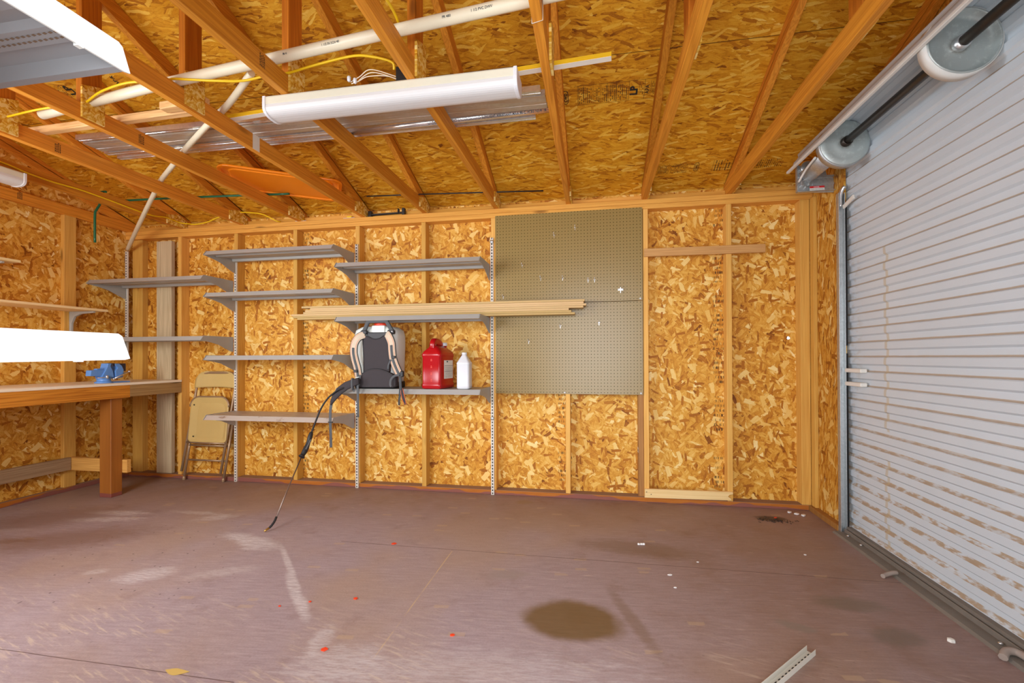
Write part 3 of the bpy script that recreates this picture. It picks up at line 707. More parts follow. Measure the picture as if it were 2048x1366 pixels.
# ------------------------------------------------------------------ roof trusses
def truss(x, label, gus=True):
    t = thing('roof_truss', (x+.019, RIDGE, ZP), label, 'roof truss', 'roof trusses')
    x1 = x+.038
    build('bottom_chord', MB().box(x, x1, -3.54, .0885, ZP+.0004, ZP+.089), M['truss_y'], t, bevel=.002)
    d = .0945
    lo = lambda y: zr(y)-d-.0005
    for s in (1, -1):
        f = (lambda y: y) if s == 1 else (lambda y: 2*RIDGE-y)
        pts = [(f(.0885), max(lo(.0885), ZP+.0895)), (f(.0), ZP+.0895), (f(-.15), max(lo(-.15), ZP+.0895)), (f(RIDGE), lo(RIDGE)), (f(RIDGE), zr(RIDGE)-.001), (f(.0885), zr(.0885)-.001)]
        pts = [(f(.0885), ZP+.0895), (f((RC-d-ZP-.0895)/RS), ZP+.0895), (f(RIDGE), lo(RIDGE)), (f(RIDGE), zr(RIDGE)-.001), (f(.0885), zr(.0885)-.001)]
        build('rafter', MB().prism(pts, 'x', x, x1), M['truss_y'], t, bevel=.002)
    build('king_post', MB().box(x+.0005, x1-.0005, RIDGE-.05, RIDGE+.05, ZP+.0895, lo(RIDGE)+.01), M['truss_z'], t, bevel=.002)
    if gus:
        g = MB().prism([(RIDGE-.055, ZP+.012), (RIDGE+.055, ZP+.012), (RIDGE+.055, ZP+.215), (RIDGE-.055, ZP+.175)], 'x', x1+.0003, x1+.0115)
        build('gusset', g, M['osb_plate'], t)
        for f in ((lambda y: y), (lambda y: 2*RIDGE-y)):
            g = MB().prism([(f(-.172), ZP+.002), (f(.040), ZP+.002), (f(.040), ZP+.066), (f(-.05), ZP+.115), (f(-.172), ZP+.080)], 'x', x1+.0003, x1+.0115)
            build('gusset', g, M['osb_plate'], t)
    return t
TL = ['end roof truss standing on top of the left gable wall',
 'roof truss next to the left wall with yellow cable stapled along its lower chord',
 'roof truss whose lower chord passes behind the white bent pipe above the folding chair',
 'roof truss whose chord crosses under the left end of the orange lid',
 'roof truss whose chord crosses in front of the middle of the orange lid, taped halfway',
 'roof truss whose chord emerges under the left part of the long light fixture',
 'roof truss with a black wiring box beside its chord above the light fixture',
 'nearly upright roof truss whose chord passes at the right end of the light fixture',
 'roof truss directly right of the black ink stamp on the ceiling',
 'roof truss nearest the roll-up door, landing above the narrow stud with the tan rail',
 'dark end roof truss over the roll-up door coil']
for x, l in zip(TX, TL): truss(x, l, gus=(-.01 < x < 5.9))
TR = [o for o in bpy.data.objects if o.name.startswith('roof_truss')]
TR.sort(key=lambda o: o.location.x)
for ti, y, zc in ((5, -1.951, 2.412), (3, -1.464, 2.410), (2, -1.476, 2.405), (0, -.854, 2.420)):
    x = TX[ti]+.0382; m = MB(); rg = random.Random(ti)
    for r_ in range(4):
        yy_ = y-.016+r_*.0085; z = zc-.026
        while z < zc+.024: L = rg.uniform(.004, .011); m.add([(x, yy_, z), (x, yy_+.0052, z), (x, yy_+.0052, z+L), (x, yy_, z+L)], [(0, 1, 2, 3)]); z += L+.0022
    build('stamp', m, M['ink_soft'], TR[ti])
# ------------------------------------------------------------------ roll-up door (right wall)
AXX, AXZ = 5.915, 2.40
D0, D1 = -.335, -2.86
PZ = .0891; ZB = 1.130
def rib(z):
    """distance the ribs stand into the room at height z"""
    ph = ((z-ZB)/PZ) % 1.0          # 0 at the dusty ledge on top of a rib
    # rib occupies the half period below the ledge
    q = 1-ph
    e = .11
    if q < e: return q/e
    if q < .5: return 1
    if q < .5+e: return 1-(q-.5)/e
    return 0
prof = []
XC, DEP = 6.062, .0125
zs = sorted(set([.045, 2.40]+[ZB+PZ*(k+d) for k in range(-13, 15) for d in (0, -.11, -.5, -.61) if .045 < ZB+PZ*(k+d) < 2.40]))
for z in zs: prof.append((XC-DEP*rib(z+1e-6), z))
RA = XC-AXX
n = 64
for i in range(1, n+1):
    a = PI*i/n*1.0; L = 2.40+RA*a
    r_ = RA-DEP*rib(L)
    prof.append((AXX+r_*math.cos(a), AXZ+r_*math.sin(a)))
prof.append((AXX-RA-.002, AXZ+.0)); prof.append((AXX-RA-.003, AXZ+.032-.03))
mb = MB().strip(prof, 'y', D0, D1)
door = build('door_1', mb, M['curtain'], at=O3, solid=.0012); door['kind'] = 'structure'
build('hem_bar', MB().box(AXX-RA-.010, AXX-RA+.008, -.25, D1, AXZ-.006, AXZ+.010), M['white_metal'], door, bevel=.002)
build('axle', MB().tube([(AXX, -.31, AXZ), (AXX, D1+.02, AXZ)], .021, 16), M['axle'], door)
def drum(y, cup):
    R = .133
    if cup:     # open side towards the room middle: a cup with a rolled rim
        pr = [(.022, .030), (.10, .030), (R-.010, .026), (R-.009, 0), (R-.004, -.004), (R, 0), (R, .050), (R-.004, .052), (.022, .040)]
    else:
        pr = [(.022, -.004), (.055, -.006), (.060, -.003), (.10, -.003), (R-.004, 0), (R, .004), (R, .05), (.022, .052)]
    m = MB().lathe(pr, (AXX, y, AXZ), 'y', 56, caps=False)
    d = build('drum', m, M['drum'], door)
    build('rim_band', MB().lathe([(R+.0005, .006 if not cup else 0), (R+.004, .006 if not cup else 0), (R+.004, .052), (R+.0005, .052)], (AXX, y, AXZ), 'y', 56, caps=False), M['white_metal'] if cup else M['galv'], d)
    build('hub', MB().lathe([(.0215, -.030), (.027, -.030), (.029, 0), (.030, .006), (.0215, .006)], (AXX, y+(.028 if cup else -.004), AXZ), 'y', 24, caps=False), M['steel'] if cup else M['axle'], d)
    return d
drum(-1.565, True); drum(-.680, False)
for y, a in ((-.655, 1.9), (-.655, 1.25)):
    p = Vector((AXX+.134*math.cos(a), y, AXZ+.134*math.sin(a)))
    build('clip', MB().bar(p+Vector((0, -.015, 0)), p+Vector((0, .05, 0)), .032, .006, up=(math.cos(a), 0, math.sin(a))), M['label'], door)
# end bracket with warning label
b = MB().prism([(5.80, 2.245), (6.03, 2.232), (6.03, 2.33), (5.99, 2.35), (5.97, 2.42), (5.90, 2.455), (5.86, 2.425), (5.80, 2.43)], 'y', -.300, -.296)
b.box(5.80, 6.03, -.326, -.296, 2.240, 2.244); b.box(5.798, 5.802, -.322, -.296, 2.245, 2.43)
for z in (2.285, 2.335): b.box(5.90, 6.03, -.307, -.300, z, z+.014)
br = build('bracket', b, M['galv'], door)
g = MB()
for x, z, w, h in ((5.815,2.39,.03,.02),(5.815,2.345,.022,.03),(5.842,2.315,.05,.014),(5.825,2.285,.018,.03),(5.85,2.27,.03,.012),(5.872,2.29,.012,.04)): g.box(x, x+w, -.318, -.300, z, z+h)
g.lathe([(.0, -.02), (.042, -.02), (.046, 0)], (5.865, -.302, 2.405), 'y', 24)
build('tension_adjuster', g, M['steel'], br, bevel=.002)
lb = build('warning_label', MB().box(5.872, 5.962, -.3275, -.3262, 2.2443, 2.2723), M['label'], br)
lb2 = MB().box(5.872, 5.962, -.3281, -.3275, 2.2592, 2.2723)
build('label_band', lb2, M['danger_red'], br)
lt = MB(); lt.add(*text_mesh('DANGER', .0085, (5.896, -.3284, 2.2625), (1, 0, 0), (0, 0, 1), .0002))
build('lettering', lt, M['white_plastic'], br)
lt = MB()
for k in range(3):
    x = 5.876
    rg = random.Random(k)
    while x < 5.955:
        w = rg.uniform(.003, .009); lt.box(x, x+w, -.3278, -.3276, 2.2475+k*.0036, 2.2488+k*.0036); x += w+.0022
build('small_print', lt, M['cond_ink'], br)
# lower coil end with its pale edge strip
cr = [(AXX+.112*math.cos(a), AXZ+.112*math.sin(a)) for a in [PI*(1.10+.28*i/12) for i in range(13)]]
build('coil_end', MB().strip(cr, 'y', -.330, -.62, True), M['galv'], door, solid=.0015)
build('edge_strip', MB().tube(smooth_path([(5.798, -.345, 2.300), (5.803, -.44, 2.345), (5.797, -.58, 2.362)], 5), .007, 8), M['white_metal'], door)
# guide track with brush seal
tr = MB(); tr.box(5.990, 6.026, -.4145, -.4115, .0, 2.18); tr.box(5.990, 5.993, -.446, -.4115, .0, 2.18); tr.box(6.024, 6.0265, -.446, -.4115, 0, 2.18)
tk = build('track', tr, M['galv'], door, bevel=.001)
bs = MB().box(6.0268, 6.0338, -.452, -.418, .02, 1.15); bs.box(6.0268, 6.0338, -.452, -.418, 1.20, 2.09)
build('brush_seal', bs, M['brush'], door)
build('track_head', MB().tube(smooth_path([(6.008, -.43, 2.09), (6.006, -.432, 2.16), (6.014, -.440, 2.20), (6.024, -.452, 2.215)], 4), .011, 10), M['steel'], door)
build('stop_tab', MB().bar((6.018, -.445, 2.085), (6.020, -.56, 2.115), .012, .026), M['label'], door, bevel=.002)
for z in (.30, .95, 1.60, 2.12): build('bolt', MB().lathe([(.006, 0), (.006, -.005), (.003, -.007)], (6.002, -.4147, z), 'y', 10), M['steel'], tk)
for z in (1.042, .958):
    build('latch', MB().box(6.012, 6.050, -.63, -.453, z-.012, z+.013), M['label'], door, bevel=.004)
# bottom angle, threshold strip
bb = MB(); bb.box(6.020, 6.064, -.445, D1, .012, .047); bb.box(6.006, 6.012, -.445, D1, .004, .034); bb.box(6.006, 6.064, -.445, D1, .004, .012)
build('bottom_angle', bb, M['threshold'], door, bevel=.002)
for y in (-.52, -.66, -1.60, -2.2): build('bolt', MB().lathe([(.008, 0), (.008, .004), (.004, .007)], (5.992, y, .0115), 'z', 12), M['steel'], door)
th = MB().prism([(5.945, .0), (5.955, .011), (6.075, .011), (6.075, .0)], 'y', -.43, D1)
o = build('trim_1', th, M['threshold'], at=O3); o['kind'] = 'structure'
tag(build('pull_rope', MB().tube(smooth_path([(5.885, -1.06, .010), (5.91, -1.045, .013), (5.945, -1.035, .020), (5.965, -1.03, .019)], 5), [.011]*16, 8), M['rope']), 'short grey rope end poking out from under the roll-up door, beside its track', 'rope')
tag(build('pull_rope', MB().tube(smooth_path([(5.925, -1.70, .016), (5.955, -1.675, .026), (5.99, -1.68, .026), (6.0, -1.76, .024)], 5), [.014]*16, 8), M['rope']), 'frayed pale rope end under the roll-up door at the bottom right of the photo', 'rope')
# ------------------------------------------------------------------ slotted standards
def standard(x, z0, z1, label, y=-.0002):
    b = MB().box(x-.0125, x+.0125, y-.016, y, z0, z1)
    t = build('shelf_standard', b, M['standard'], bevel=.001)
    tag(t, label, 'shelf standard', 'slotted standards on the back wall')
    return t
s0 = standard(-.016, 1.13, 2.175, 'pale slotted shelf standard in the left corner below the white bent pipe')
s1 = standard(1.191, .0, 2.09, 'white slotted shelf standard just right of the folding chair')
s2 = standard(2.401, .0, 2.128, 'white slotted shelf standard behind the sprayer')
s3 = standard(3.614, .0, 2.124, 'white slotted shelf standard along the left edge of the pegboards')
for z in (2.09, .63): build('screw_washer', MB().lathe([(.0155, 0), (.0155, -.004), (.006, -.006)], (3.614, -.0165, z), 'y', 16), M['galv'], s3)
# ------------------------------------------------------------------ steel shelves
def shelf(x0, x1, z, label, mat='shelf', yw=-.0165, sgn=1, group='grey steel shelves on the back wall', depth=.355, cat='shelf', plate=.004):
    """tray with a slanted front lip, folded underside and a bracket plate at either end; sgn -1 faces the other way"""
    Y = lambda d: yw-sgn*d
    t = thing('steel_shelf', ((x0+x1)/2, yw, z), label, cat, group)
    pr = [(.004, -.030), (.004, 0), (depth-.034, 0), (depth-.004, -.036), (depth-.038, -.036), (depth-.046, -.012), (depth-.120, -.010), (depth-.130, -.026), (depth-.175, -.026), (depth-.185, -.010), (.050, -.010), (.042, -.030), (.004, -.030)]
    build('tray', MB().strip([(Y(d), z+h) for d, h in pr], 'x', x0+.004, x1-.004), M[mat], t, solid=.0012)
    # end brackets
    for x in (x0, x1):
        d = [(0, plate), (depth-.030, plate), (depth+.001, -.0365), (depth-.035, -.041), (depth-.11, -.052), (depth-.19, -.070), (depth-.27, -.105), (.030, -.128), (0, -.130)]
        b = MB().prism([(Y(a), z+h) for a, h in d], 'x', x-.0012, x+.0012)
        k = build('bracket', b, M[mat], t)
    return t
shelf(-.012, 1.170, 1.843, 'highest grey steel shelf in the left corner, above the weathered board', )
shelf(-.012, 1.170, 1.325, 'lower grey steel shelf in the left corner, level with the white tray edge')
shelf(1.196, 2.380, 2.047, 'topmost grey steel shelf of the middle column, near the ceiling')
shelf(1.196, 2.380, 1.692, 'second grey steel shelf from the top in the middle column')
shelf(1.196, 2.380, 1.157, 'third grey steel shelf down in the middle column, left of the sprayer straps')
shelf(1.196, 2.380, .651, 'lowest grey steel shelf, rust marked, in front of the folding chair', 'shelf_rust')
shelf(2.406, 3.596, 1.897, 'topmost grey steel shelf of the right column, beside the upper pegboard')
shelf(2.406, 3.596, 1.4625, 'grey steel shelf carrying the stack of tan wood strips', plate=0)
shelf(2.406, 3.596, .888, 'grey steel shelf carrying the sprayer and the two jugs')
# two shelves near the doorway, seen end on
fs = build('shelf_standard', MB().box(3.724, 3.7485, YF0, YF0+.016, .25, 2.1), M['standard']); tag(fs, 'slotted standard on the front wall beside the doorway', 'shelf standard')
def side_shelf(z, label, slots):
    yw = YF0+.0165; D = .3500
    t = thing('steel_shelf', (3.15, yw, z), label, 'shelf', 'pale steel shelves beside the doorway')
    x0, x1 = 2.56, 3.730
    pr = [(.004, -.030), (.004, 0), (D-.014, 0), (D-.004, -.033), (D-.016, -.033), (D-.021, -.012), (D-.050, -.008), (D-.056, -.018), (D-.086, -.018), (D-.092, -.008), (D-.115, -.013), (.050, -.010), (.042, -.030), (.004, -.030)]
    build('tray', MB().strip([(yw+d, z+h) for d, h in pr], 'x', x0, x1-.002), M['shelf_white'], t, solid=.0012)
    rows = []
    for r_ in range(2):
        sl = MB(); rows.append(sl)
        for k in range(60):
            x = x1-.034-k*.0097-r_*.004; y = yw+D-.0775+r_*.0105
            sl.add([(x, y, z-.0190), (x+.0062, y-.0012, z-.0190), (x+.0072, y+.0022, z-.0190), (x+.001, y+.0034, z-.0190)], [(0, 1, 2, 3)])
    for x in (x0, x1):
        b = MB().prism([(yw, z+.004), (yw+D-.016, z+.004), (yw+D-.010, z), (yw+D+.002, z-.034), (yw+D-.006, z-.036), (yw+.07, z-.040), (yw, z-.06)], 'x', x-.0015, x+.0015)
        if x == x1: b.box(x-.006, x+.0016, yw+D-.072, yw+D-.064, z-.0385, z-.034)
        build('end_plate', b, M['white_metal'], t)  # grey steel like the tray; daylight on it is put into the white
    for sl in rows: build('slot_row', sl, M['slot_dark'], t)
    return t
side_shelf(1.612, 'pale steel shelf seen from below at the top left of the photo, with slotted underside', True)
side_shelf(1.166, 'daylight-white end of a steel shelf at eye level, in front of the workbench', True)
# ------------------------------------------------------------------ weathered board, strips, rails
tag(build('weathered_board', MB().box(.298, .466, .015, .053, .039, 2.262), M['grey_z'], bevel=.002), 'weathered grey board standing upright between studs in the left corner', 'board')
LX = [1.945, 2.022, 1.979, 1.959, 1.841, 1.86, 1.90]; RX = [4.372, 4.364, 4.384, 4.362, 4.250, 4.270, 4.297]
SL = ['topmost tan wood strip of the stack on the shelf', 'second tan wood strip from the top of the stack', 'third tan wood strip from the top, sticking out farthest right', 'fourth tan wood strip from the top of the stack',
      'fifth tan wood strip from the top, shortest at the right end', 'second tan wood strip from the bottom of the stack', 'bottom tan wood strip lying directly on the grey shelf']
zt = 1.4668
for k in range(6, -1, -1):
    i = k
    tag(build('wood_strip', MB().box(LX[i], RX[i], -.126+(0, .006, .001, .004, .007, .002, .005)[k], -.050, zt, zt+.0157), M['mdf'], bevel=.001), SL[k], 'wood strip', 'tan wood strips stacked on a shelf')
    zt += .0165
tag(build('rail', MB().bar((4.829, -.0098, 1.944), (5.702, -.0098, 1.940), .019, .062), M['rail'], bevel=.0015), 'tan wood rail nailed across the studs right of the pegboards', 'rail')
bl = MB().prism([(4.824, .040), (5.452, .050), (5.452, .062), (5.430, .079), (5.440, .092), (5.466, .098), (5.464, .114), (4.826, .108)], 'y', -.0205, -.0015)
lb_ = tag(build('broken_board', bl, M['pine_x'], bevel=.001), 'pale pine board with a broken right end, low on the back wall', 'board')
for x, z in ((4.838, .085), (4.872, .068)): build('nail_head', MB().lathe([(.0035, 0), (.0035, -.0012)], (x, -.0207, z), 'y', 10), M['ink'], lb_)
# ------------------------------------------------------------------ pegboards
def pegb(z0, z1, label, screws):
    t = build('pegboard', MB().box(3.642, 4.818, -.0072, -.0008, z0, z1), M['pegboard'])
    tag(t, label, 'pegboard', 'pegboards')
    for x, z in screws: build('screw', MB().lathe([(.0065, 0), (.0065, -.001), (.004, -.0025)], (x, -.0074, z), 'y', 12), M['white_plastic'], t)
pegb(1.575, 2.303, 'upper sheet of brown pegboard', [(4.80, 1.59)])
pegb(.837, 1.570, 'lower sheet of brown pegboard', [(4.21, .848), (4.802, .848)])
HK = [((4.129, 2.118), 'peg hook near the top of the upper pegboard, left of its neighbour', 1), ((4.297, 2.170), 'highest peg hook on the upper pegboard', 1), ((3.867, 1.886), 'small peg hook on the left part of the upper pegboard', 0),
 ((4.018, 1.775), 'left of two single peg hooks above the tan strips', 0), ((4.196, 1.770), 'right of two single peg hooks above the tan strips', 0), ((4.398, 1.747), 'left hook of the close pair on the upper pegboard', 0), ((4.449, 1.746), 'right hook of the close pair on the upper pegboard', 0),
 ((3.708, 1.633), 'peg hook at the lower left edge of the upper pegboard', 0), ((4.176, 1.385), 'middle peg hook on the lower pegboard', 0), ((4.482, 1.406), 'right peg hook on the lower pegboard', 0), ((3.918, 1.263), 'lowest peg hook, left on the lower pegboard', 0)]
for (x, z), l, sidew in HK:
    m = MB()
    if sidew: m.tube(smooth_path([(x-.004, -.0072, z+.004), (x-.003, -.022, z+.002), (x, -.052, z), (x, -.058, z+.012)], 5), .0017, 8)
    else: m.tube(smooth_path([(x, -.0072, z+.018), (x, -.018, z+.006), (x, -.034, z-.004), (x, -.046, z+.002), (x, -.049, z+.014)], 5), .0017, 8)
    m.box(x-.008, x+.008, -.0098, -.0073, z-.0005, z+.0025); m.box(x-.0012, x+.0012, -.0098, -.0073, z-.020, z)
    tag(build('peg_hook', m, M['steel']), l, 'hook', 'peg hooks')
m = MB(); m.box(4.630, 4.670, -.010, -.0073, 1.656, 1.670); m.box(4.6475, 4.6515, -.028, -.0073, 1.636, 1.680); m.tube([(4.636, -.011, 1.662), (4.636, -.045, 1.666)], .003, 8); m.tube([(4.664, -.011, 1.662), (4.664, -.045, 1.666)], .003, 8)
tag(build('tool_holder', m, M['steel']), 'shiny double tool clip at the lower right of the upper pegboard', 'tool clip')
# ------------------------------------------------------------------ workbench along the left wall
t = thing('workbench', (.3, -1.3, 0), 'wooden workbench along the left wall with a thick front rim', 'workbench')
build('bench_top', MB().box(.002, .601, -2.6, -.0015, .914, .934), M['bench_top'], t, bevel=.001)
build('front_rim', MB().box(.562, .599, -2.6, -.486, .809, .9135), M['bench_y'], t, bevel=.002)
tag(build('front_rim', MB().box(.562, .599, -.4855, -.002, .815, .9135), M['bench_pale'], t, bevel=.002), 'paler aged end piece of the rim')
tag(build('post', MB().box(.448, .5605, -.612, -.520, 0, .913), M['post'], t, bevel=.003), 'reddish stained post')
build('post', MB().box(.448, .5605, -2.55, -2.46, 0, .913), M['post'], t, bevel=.003)
build('ledger', MB().box(.002, .040, -2.6, -.0025, .815, .913), M['bench_y'], t, bevel=.002)
build('stretcher', MB().box(.0005, .605, -.5195, -.482, .182, .290), M['yellow_x'], t, bevel=.002)
tag(build('rail_board', MB().box(.0005, .038, -2.6, -.5225, .187, .292), M['grey_y'], bevel=.002), 'weathered grey board fixed low along the left wall under the workbench', 'board')
# ------------------------------------------------------------------ bench vise
VX, VY, VZ = .475, -.600, .9345
v = thing('bench_vise', (VX, VY, VZ), 'blue bench vise bolted on the workbench corner', 'vise')
b = MB(); b.lathe([(.060, 0), (.060, .010), (.046, .016), (.044, .034), (.050, .036), (.050, .044)], (VX, VY, VZ), 'z', 28)
b.box(VX-.05, VX+.05, VY+.02, VY+.175, VZ+.0, VZ+.010)
build('swivel_base', b, M['vise'], v, bevel=.002)
body = MB()
# fixed rear body: long slide housing pointing at the camera side, humped jaw
body.prism([(VY-.120, VZ+.062), (VY+.03, VZ+.052), (VY+.03, VZ+.112), (VY-.115, VZ+.108)], 'x', VX-.026, VX+.026)
body.prism([(VY-.065, VZ+.108), (VY+.02, VZ+.110), (VY+.02, VZ+.122), (VY-.065, VZ+.120)], 'x', VX-.018, VX+.018)
body.prism([(VY-.045, VZ+.045), (VY+.055, VZ+.045), (VY+.045, VZ+.10), (VY+.028, VZ+.135), (VY+.034, VZ+.162), (VY+.006, VZ+.162), (VY+.0, VZ+.130), (VY-.01, VZ+.112)], 'x', VX-.036, VX+.036)
build('fixed_jaw', body, M['vise'], v, bevel=.004, seg=2)
jaw = MB()
jaw.prism([(VY+.066, VZ+.032), (VY+.125, VZ+.045), (VY+.132, VZ+.105), (VY+.118, VZ+.140), (VY+.095, VZ+.158), (VY+.062, VZ+.160), (VY+.058, VZ+.148), (VY+.082, VZ+.122), (VY+.064, VZ+.10)], 'x', VX-.038, VX+.038)
build('moving_jaw', jaw, M['vise'], v, bevel=.004, seg=2)
dj = MB(); dj.box(VX-.055, VX+.03, VY+.10, VY+.155, VZ+.095, VZ+.160); dj.box(VX-.04, VX+.036, VY+.036, VY+.060, VZ+.138, VZ+.163)
build('jaw_plate', dj, M['vise_dark'], v, bevel=.002)
sp_ = MB(); sp_.tube([(VX, VY+.045, VZ+.078), (VX, VY+.17, VZ+.078)], .012, 14)
build('screw', sp_, M['steel'], v)
hd = MB(); hd.tube([(VX+.045, VY+.045, VZ+.034), (VX+.05, VY+.165, VZ+.090)], .0055, 10); hd.lathe([(.006, -.007), (.010, -.004), (.010, .004), (.006, .007)], (VX+.05, VY+.167, VZ+.091), 'z', 12); hd.lathe([(.006, -.007), (.009, -.003), (.009, .003), (.006, .007)], (VX+.045, VY+.043, VZ+.033), 'z', 12)
build('handle', hd, M['steel'], v)
lk = MB(); lk.lathe([(.009, 0), (.009, .026), (.006, .028)], (VX+.048, VY-.012, VZ+.036), 'z', 14); lk.tube([(VX+.048, VY-.012, VZ+.048), (VX+.05, VY-.085, VZ+.047)], .004, 8)
build('swivel_lock', lk, M['steel'], v)
# ------------------------------------------------------------------ wooden wall shelves on the left wall
def wshelf(z, y0, y1, label, brk):
    t = thing('wood_shelf', (.15, (y0+y1)/2, z), label, 'shelf', 'pale wooden shelves on the left wall')
    build('board', MB().box(.003, .295, y0, y1, z, z+.019), M['pine_y'], t, bevel=.0015)
    for y in brk:
        b = MB().prism([(.0015, z-.001), (.255, z-.001), (.255, z-.014), (.12, z-.022), (.055, z-.045), (.024, z-.10), (.019, z-.26), (.0015, z-.26)], 'y', y-.010, y+.010)
        build('bracket', b, M['shelf'], t, bevel=.002)
wshelf(1.541, -2.5, -.425, 'pale wooden wall shelf on the left wall, on a grey steel bracket', (-.505, -1.724))
wshelf(1.842, -2.5, -1.035, 'higher pale wooden wall shelf, only its end showing at the left photo edge', (-1.115, -1.724))
# ------------------------------------------------------------------ folding chair leaning on the back wall
c = thing('folding_chair', (.86, -.03, 0), 'tan metal folding chair, folded and leaning on the back wall', 'chair')
yy = lambda z: -.062+.098*z          # lean of the folded frame
def P(x, z, d=0): return (x, yy(z)+d, z)
fr = MB().tube([P(.652,.085), P(.700,.50), P(.735,.80), P(.748,.93), P(.785,.985), P(.86,1.000), P(1.09,1.000), P(1.145,.985), P(1.168,.93), P(1.150,.80), P(1.118,.50), P(1.071,.080)], .0112, 12)
build('back_frame', fr, M['chair_tube'], c)
bk = MB()
vs = []; fs_ = []
NU, NV = 24, 10
for j in range(NV+1):
    for i in range(NU+1):
        u, w = i/NU, j/NV
        z = .856+.158*w; rr = .105; zc = 1.014-rr
        hw = .217 if z <= zc else .217-rr+math.sqrt(max(1e-6, rr*rr-(z-zc)**2))
        xx = .955+hw*(2*u-1)+(z-.93)*.02
        vs.append((xx, yy(z)-.014+.030*(1-(2*u-1)**2)*.8-.004, z+.010*(1-(2*u-1)**2)*(1-w)))
for j in range(NV):
    for i in range(NU):
        a = j*(NU+1)+i; fs_.append((a, a+1, a+NU+2, a+NU+1))
bk.add(vs, fs_, True)
build('backrest', bk, M['chair'], c, solid=.004)
# seat folded up between the frames, underside showing
def rr_ring(cx, cz, hx, hz, r, d, sh=.11):
    o = []
    for qx, qz, a0 in ((1,1,0),(-1,1,PI/2),(-1,-1,PI),(1,-1,1.5*PI)):
        rq = r if qz > 0 else r*.35
        for i in range(7):
            a = a0+PI/2*i/6
            x = cx+qx*(hx-rq)+rq*math.cos(a); z = cz+qz*(hz-rq)+rq*math.sin(a)
            o.append((x+(z-cz)*sh*-.0, yy(z)-d, z))
    return o
cx, cz = .912, .566
st = MB().loft([rr_ring(cx, cz, .190, .196, .085, -.004), rr_ring(cx, cz, .203, .207, .09, .004), rr_ring(cx, cz, .205, .208, .09, .016), rr_ring(cx, cz, .199, .204, .088, .021), rr_ring(cx, cz, .190, .196, .08, .018), rr_ring(cx+.01, cz-.005, .168, .180, .07, .014), rr_ring(cx+.015, cz-.01, .145, .160, .06, .005)])
build('seat', st, M['chair'], c)
sr = rr_ring(cx, cz, .207, .210, .092, .016)
build('seat_rim', MB().tube(sr[:14][::1], .0085, 8), M['chair_tube'], c)
for (a, b_) in (((.664, .0), (.712, .545)), ((1.087, .0), (1.141, .545))):
    build('leg', MB().tube([(a[0], -.040, .012), (b_[0], yy(.545)+.024, b_[1])], .0112, 12), M['chair_tube'], c)
for a in ((.664, -.040, .0), (1.087, -.040, .0)):
    build('foot_cap', MB().lathe([(.0125, 0), (.014, .004), (.0135, .030), (.0115, .034)], a, 'z', 14), M['chair_tube'], c)
for z, x0, x1, d in ((.352, .693, 1.108, -.012), (.322, .694, 1.103, .020), (.187, .670, 1.100, .022)):
    build('crossbar', MB().tube([P(x0, z, d), P(x1, z, d)], .0085, 10), M['chair_tube'], c)
for x, z in ((.748, .70), (.765, .41)): build('rivet', MB().lathe([(.007, 0), (.005, -.003)], (x, yy(z)-.020, z), 'y', 10), M['ink'], c)
# ------------------------------------------------------------------ things lying on and fixed to the truss chords
ZC = ZP+.089                     # top of the lower chords
def light(ax, a0, a1, c, label):
    """long wraparound light: sheet steel back, rounded diffuser, two end caps; ax = direction it runs in"""
    W = .062
    Q = (lambda a, b, z: (a, b, z)) if ax == 'x' else (lambda a, b, z: (b, a, z))
    t = thing('light_fixture', Q((a0+a1)/2, c, ZP), label, 'light fixture', 'ceiling light fixtures')
    half = [(-W, 0), (-W-.002, -.030), (-W, -.036)]
    def sweep(prof, s0, s1, smooth=False):
        m = MB(); n = len(prof)
        m.add([Q(s0, c+b, ZP+z) for b, z in prof]+[Q(s1, c+b, ZP+z) for b, z in prof], [(i, (i+1) % n, n+(i+1) % n, n+i) for i in range(n)]+[tuple(range(n-1, -1, -1)), tuple(range(n, 2*n))], smooth)
        return m
    back = [(-W+.004, -.0008), (W-.004, -.0008), (W, -.008), (W, -.040), (-W, -.040), (-W, -.008)]
    build('housing', sweep(back, a0+.006, a1-.006), M['housing'], t, bevel=.001)
    arc = [(-W+.001, -.0405)]+[(-(W+.001)*math.copysign(abs(math.cos(PI*i/16))**.7, math.cos(PI*i/16)), -.0405-.044*math.sin(PI*i/16)**.7) for i in range(1, 16)]+[(W-.001, -.0405)]
    build('diffuser', sweep(arc, a0+.014, a1-.014), M['diffuser'], t)
    cap = [(-W-.003, -.0004), (W+.003, -.0004), (W+.004, -.040)]+[((W+.004)*math.copysign(abs(math.cos(PI*i/16))**.7, math.cos(PI*i/16)), -.0405-.047*math.sin(PI*i/16)**.7) for i in range(1, 16)]+[(-W-.004, -.040)]
    for s0, s1 in ((a0, a0+.016), (a1-.016, a1)): build('end_cap', sweep(cap, s0, s1), M['white_plastic'], t, bevel=.002)
    return t
light('x', 2.912, 4.128, -1.728, 'long white wraparound light fixture under the trusses in the middle of the ceiling')
light('y', -2.48, -1.285, .672, 'white light fixture end poking in at the left edge of the photo')

def named(o, label, cat, group=None): return tag(o, label, cat, group)
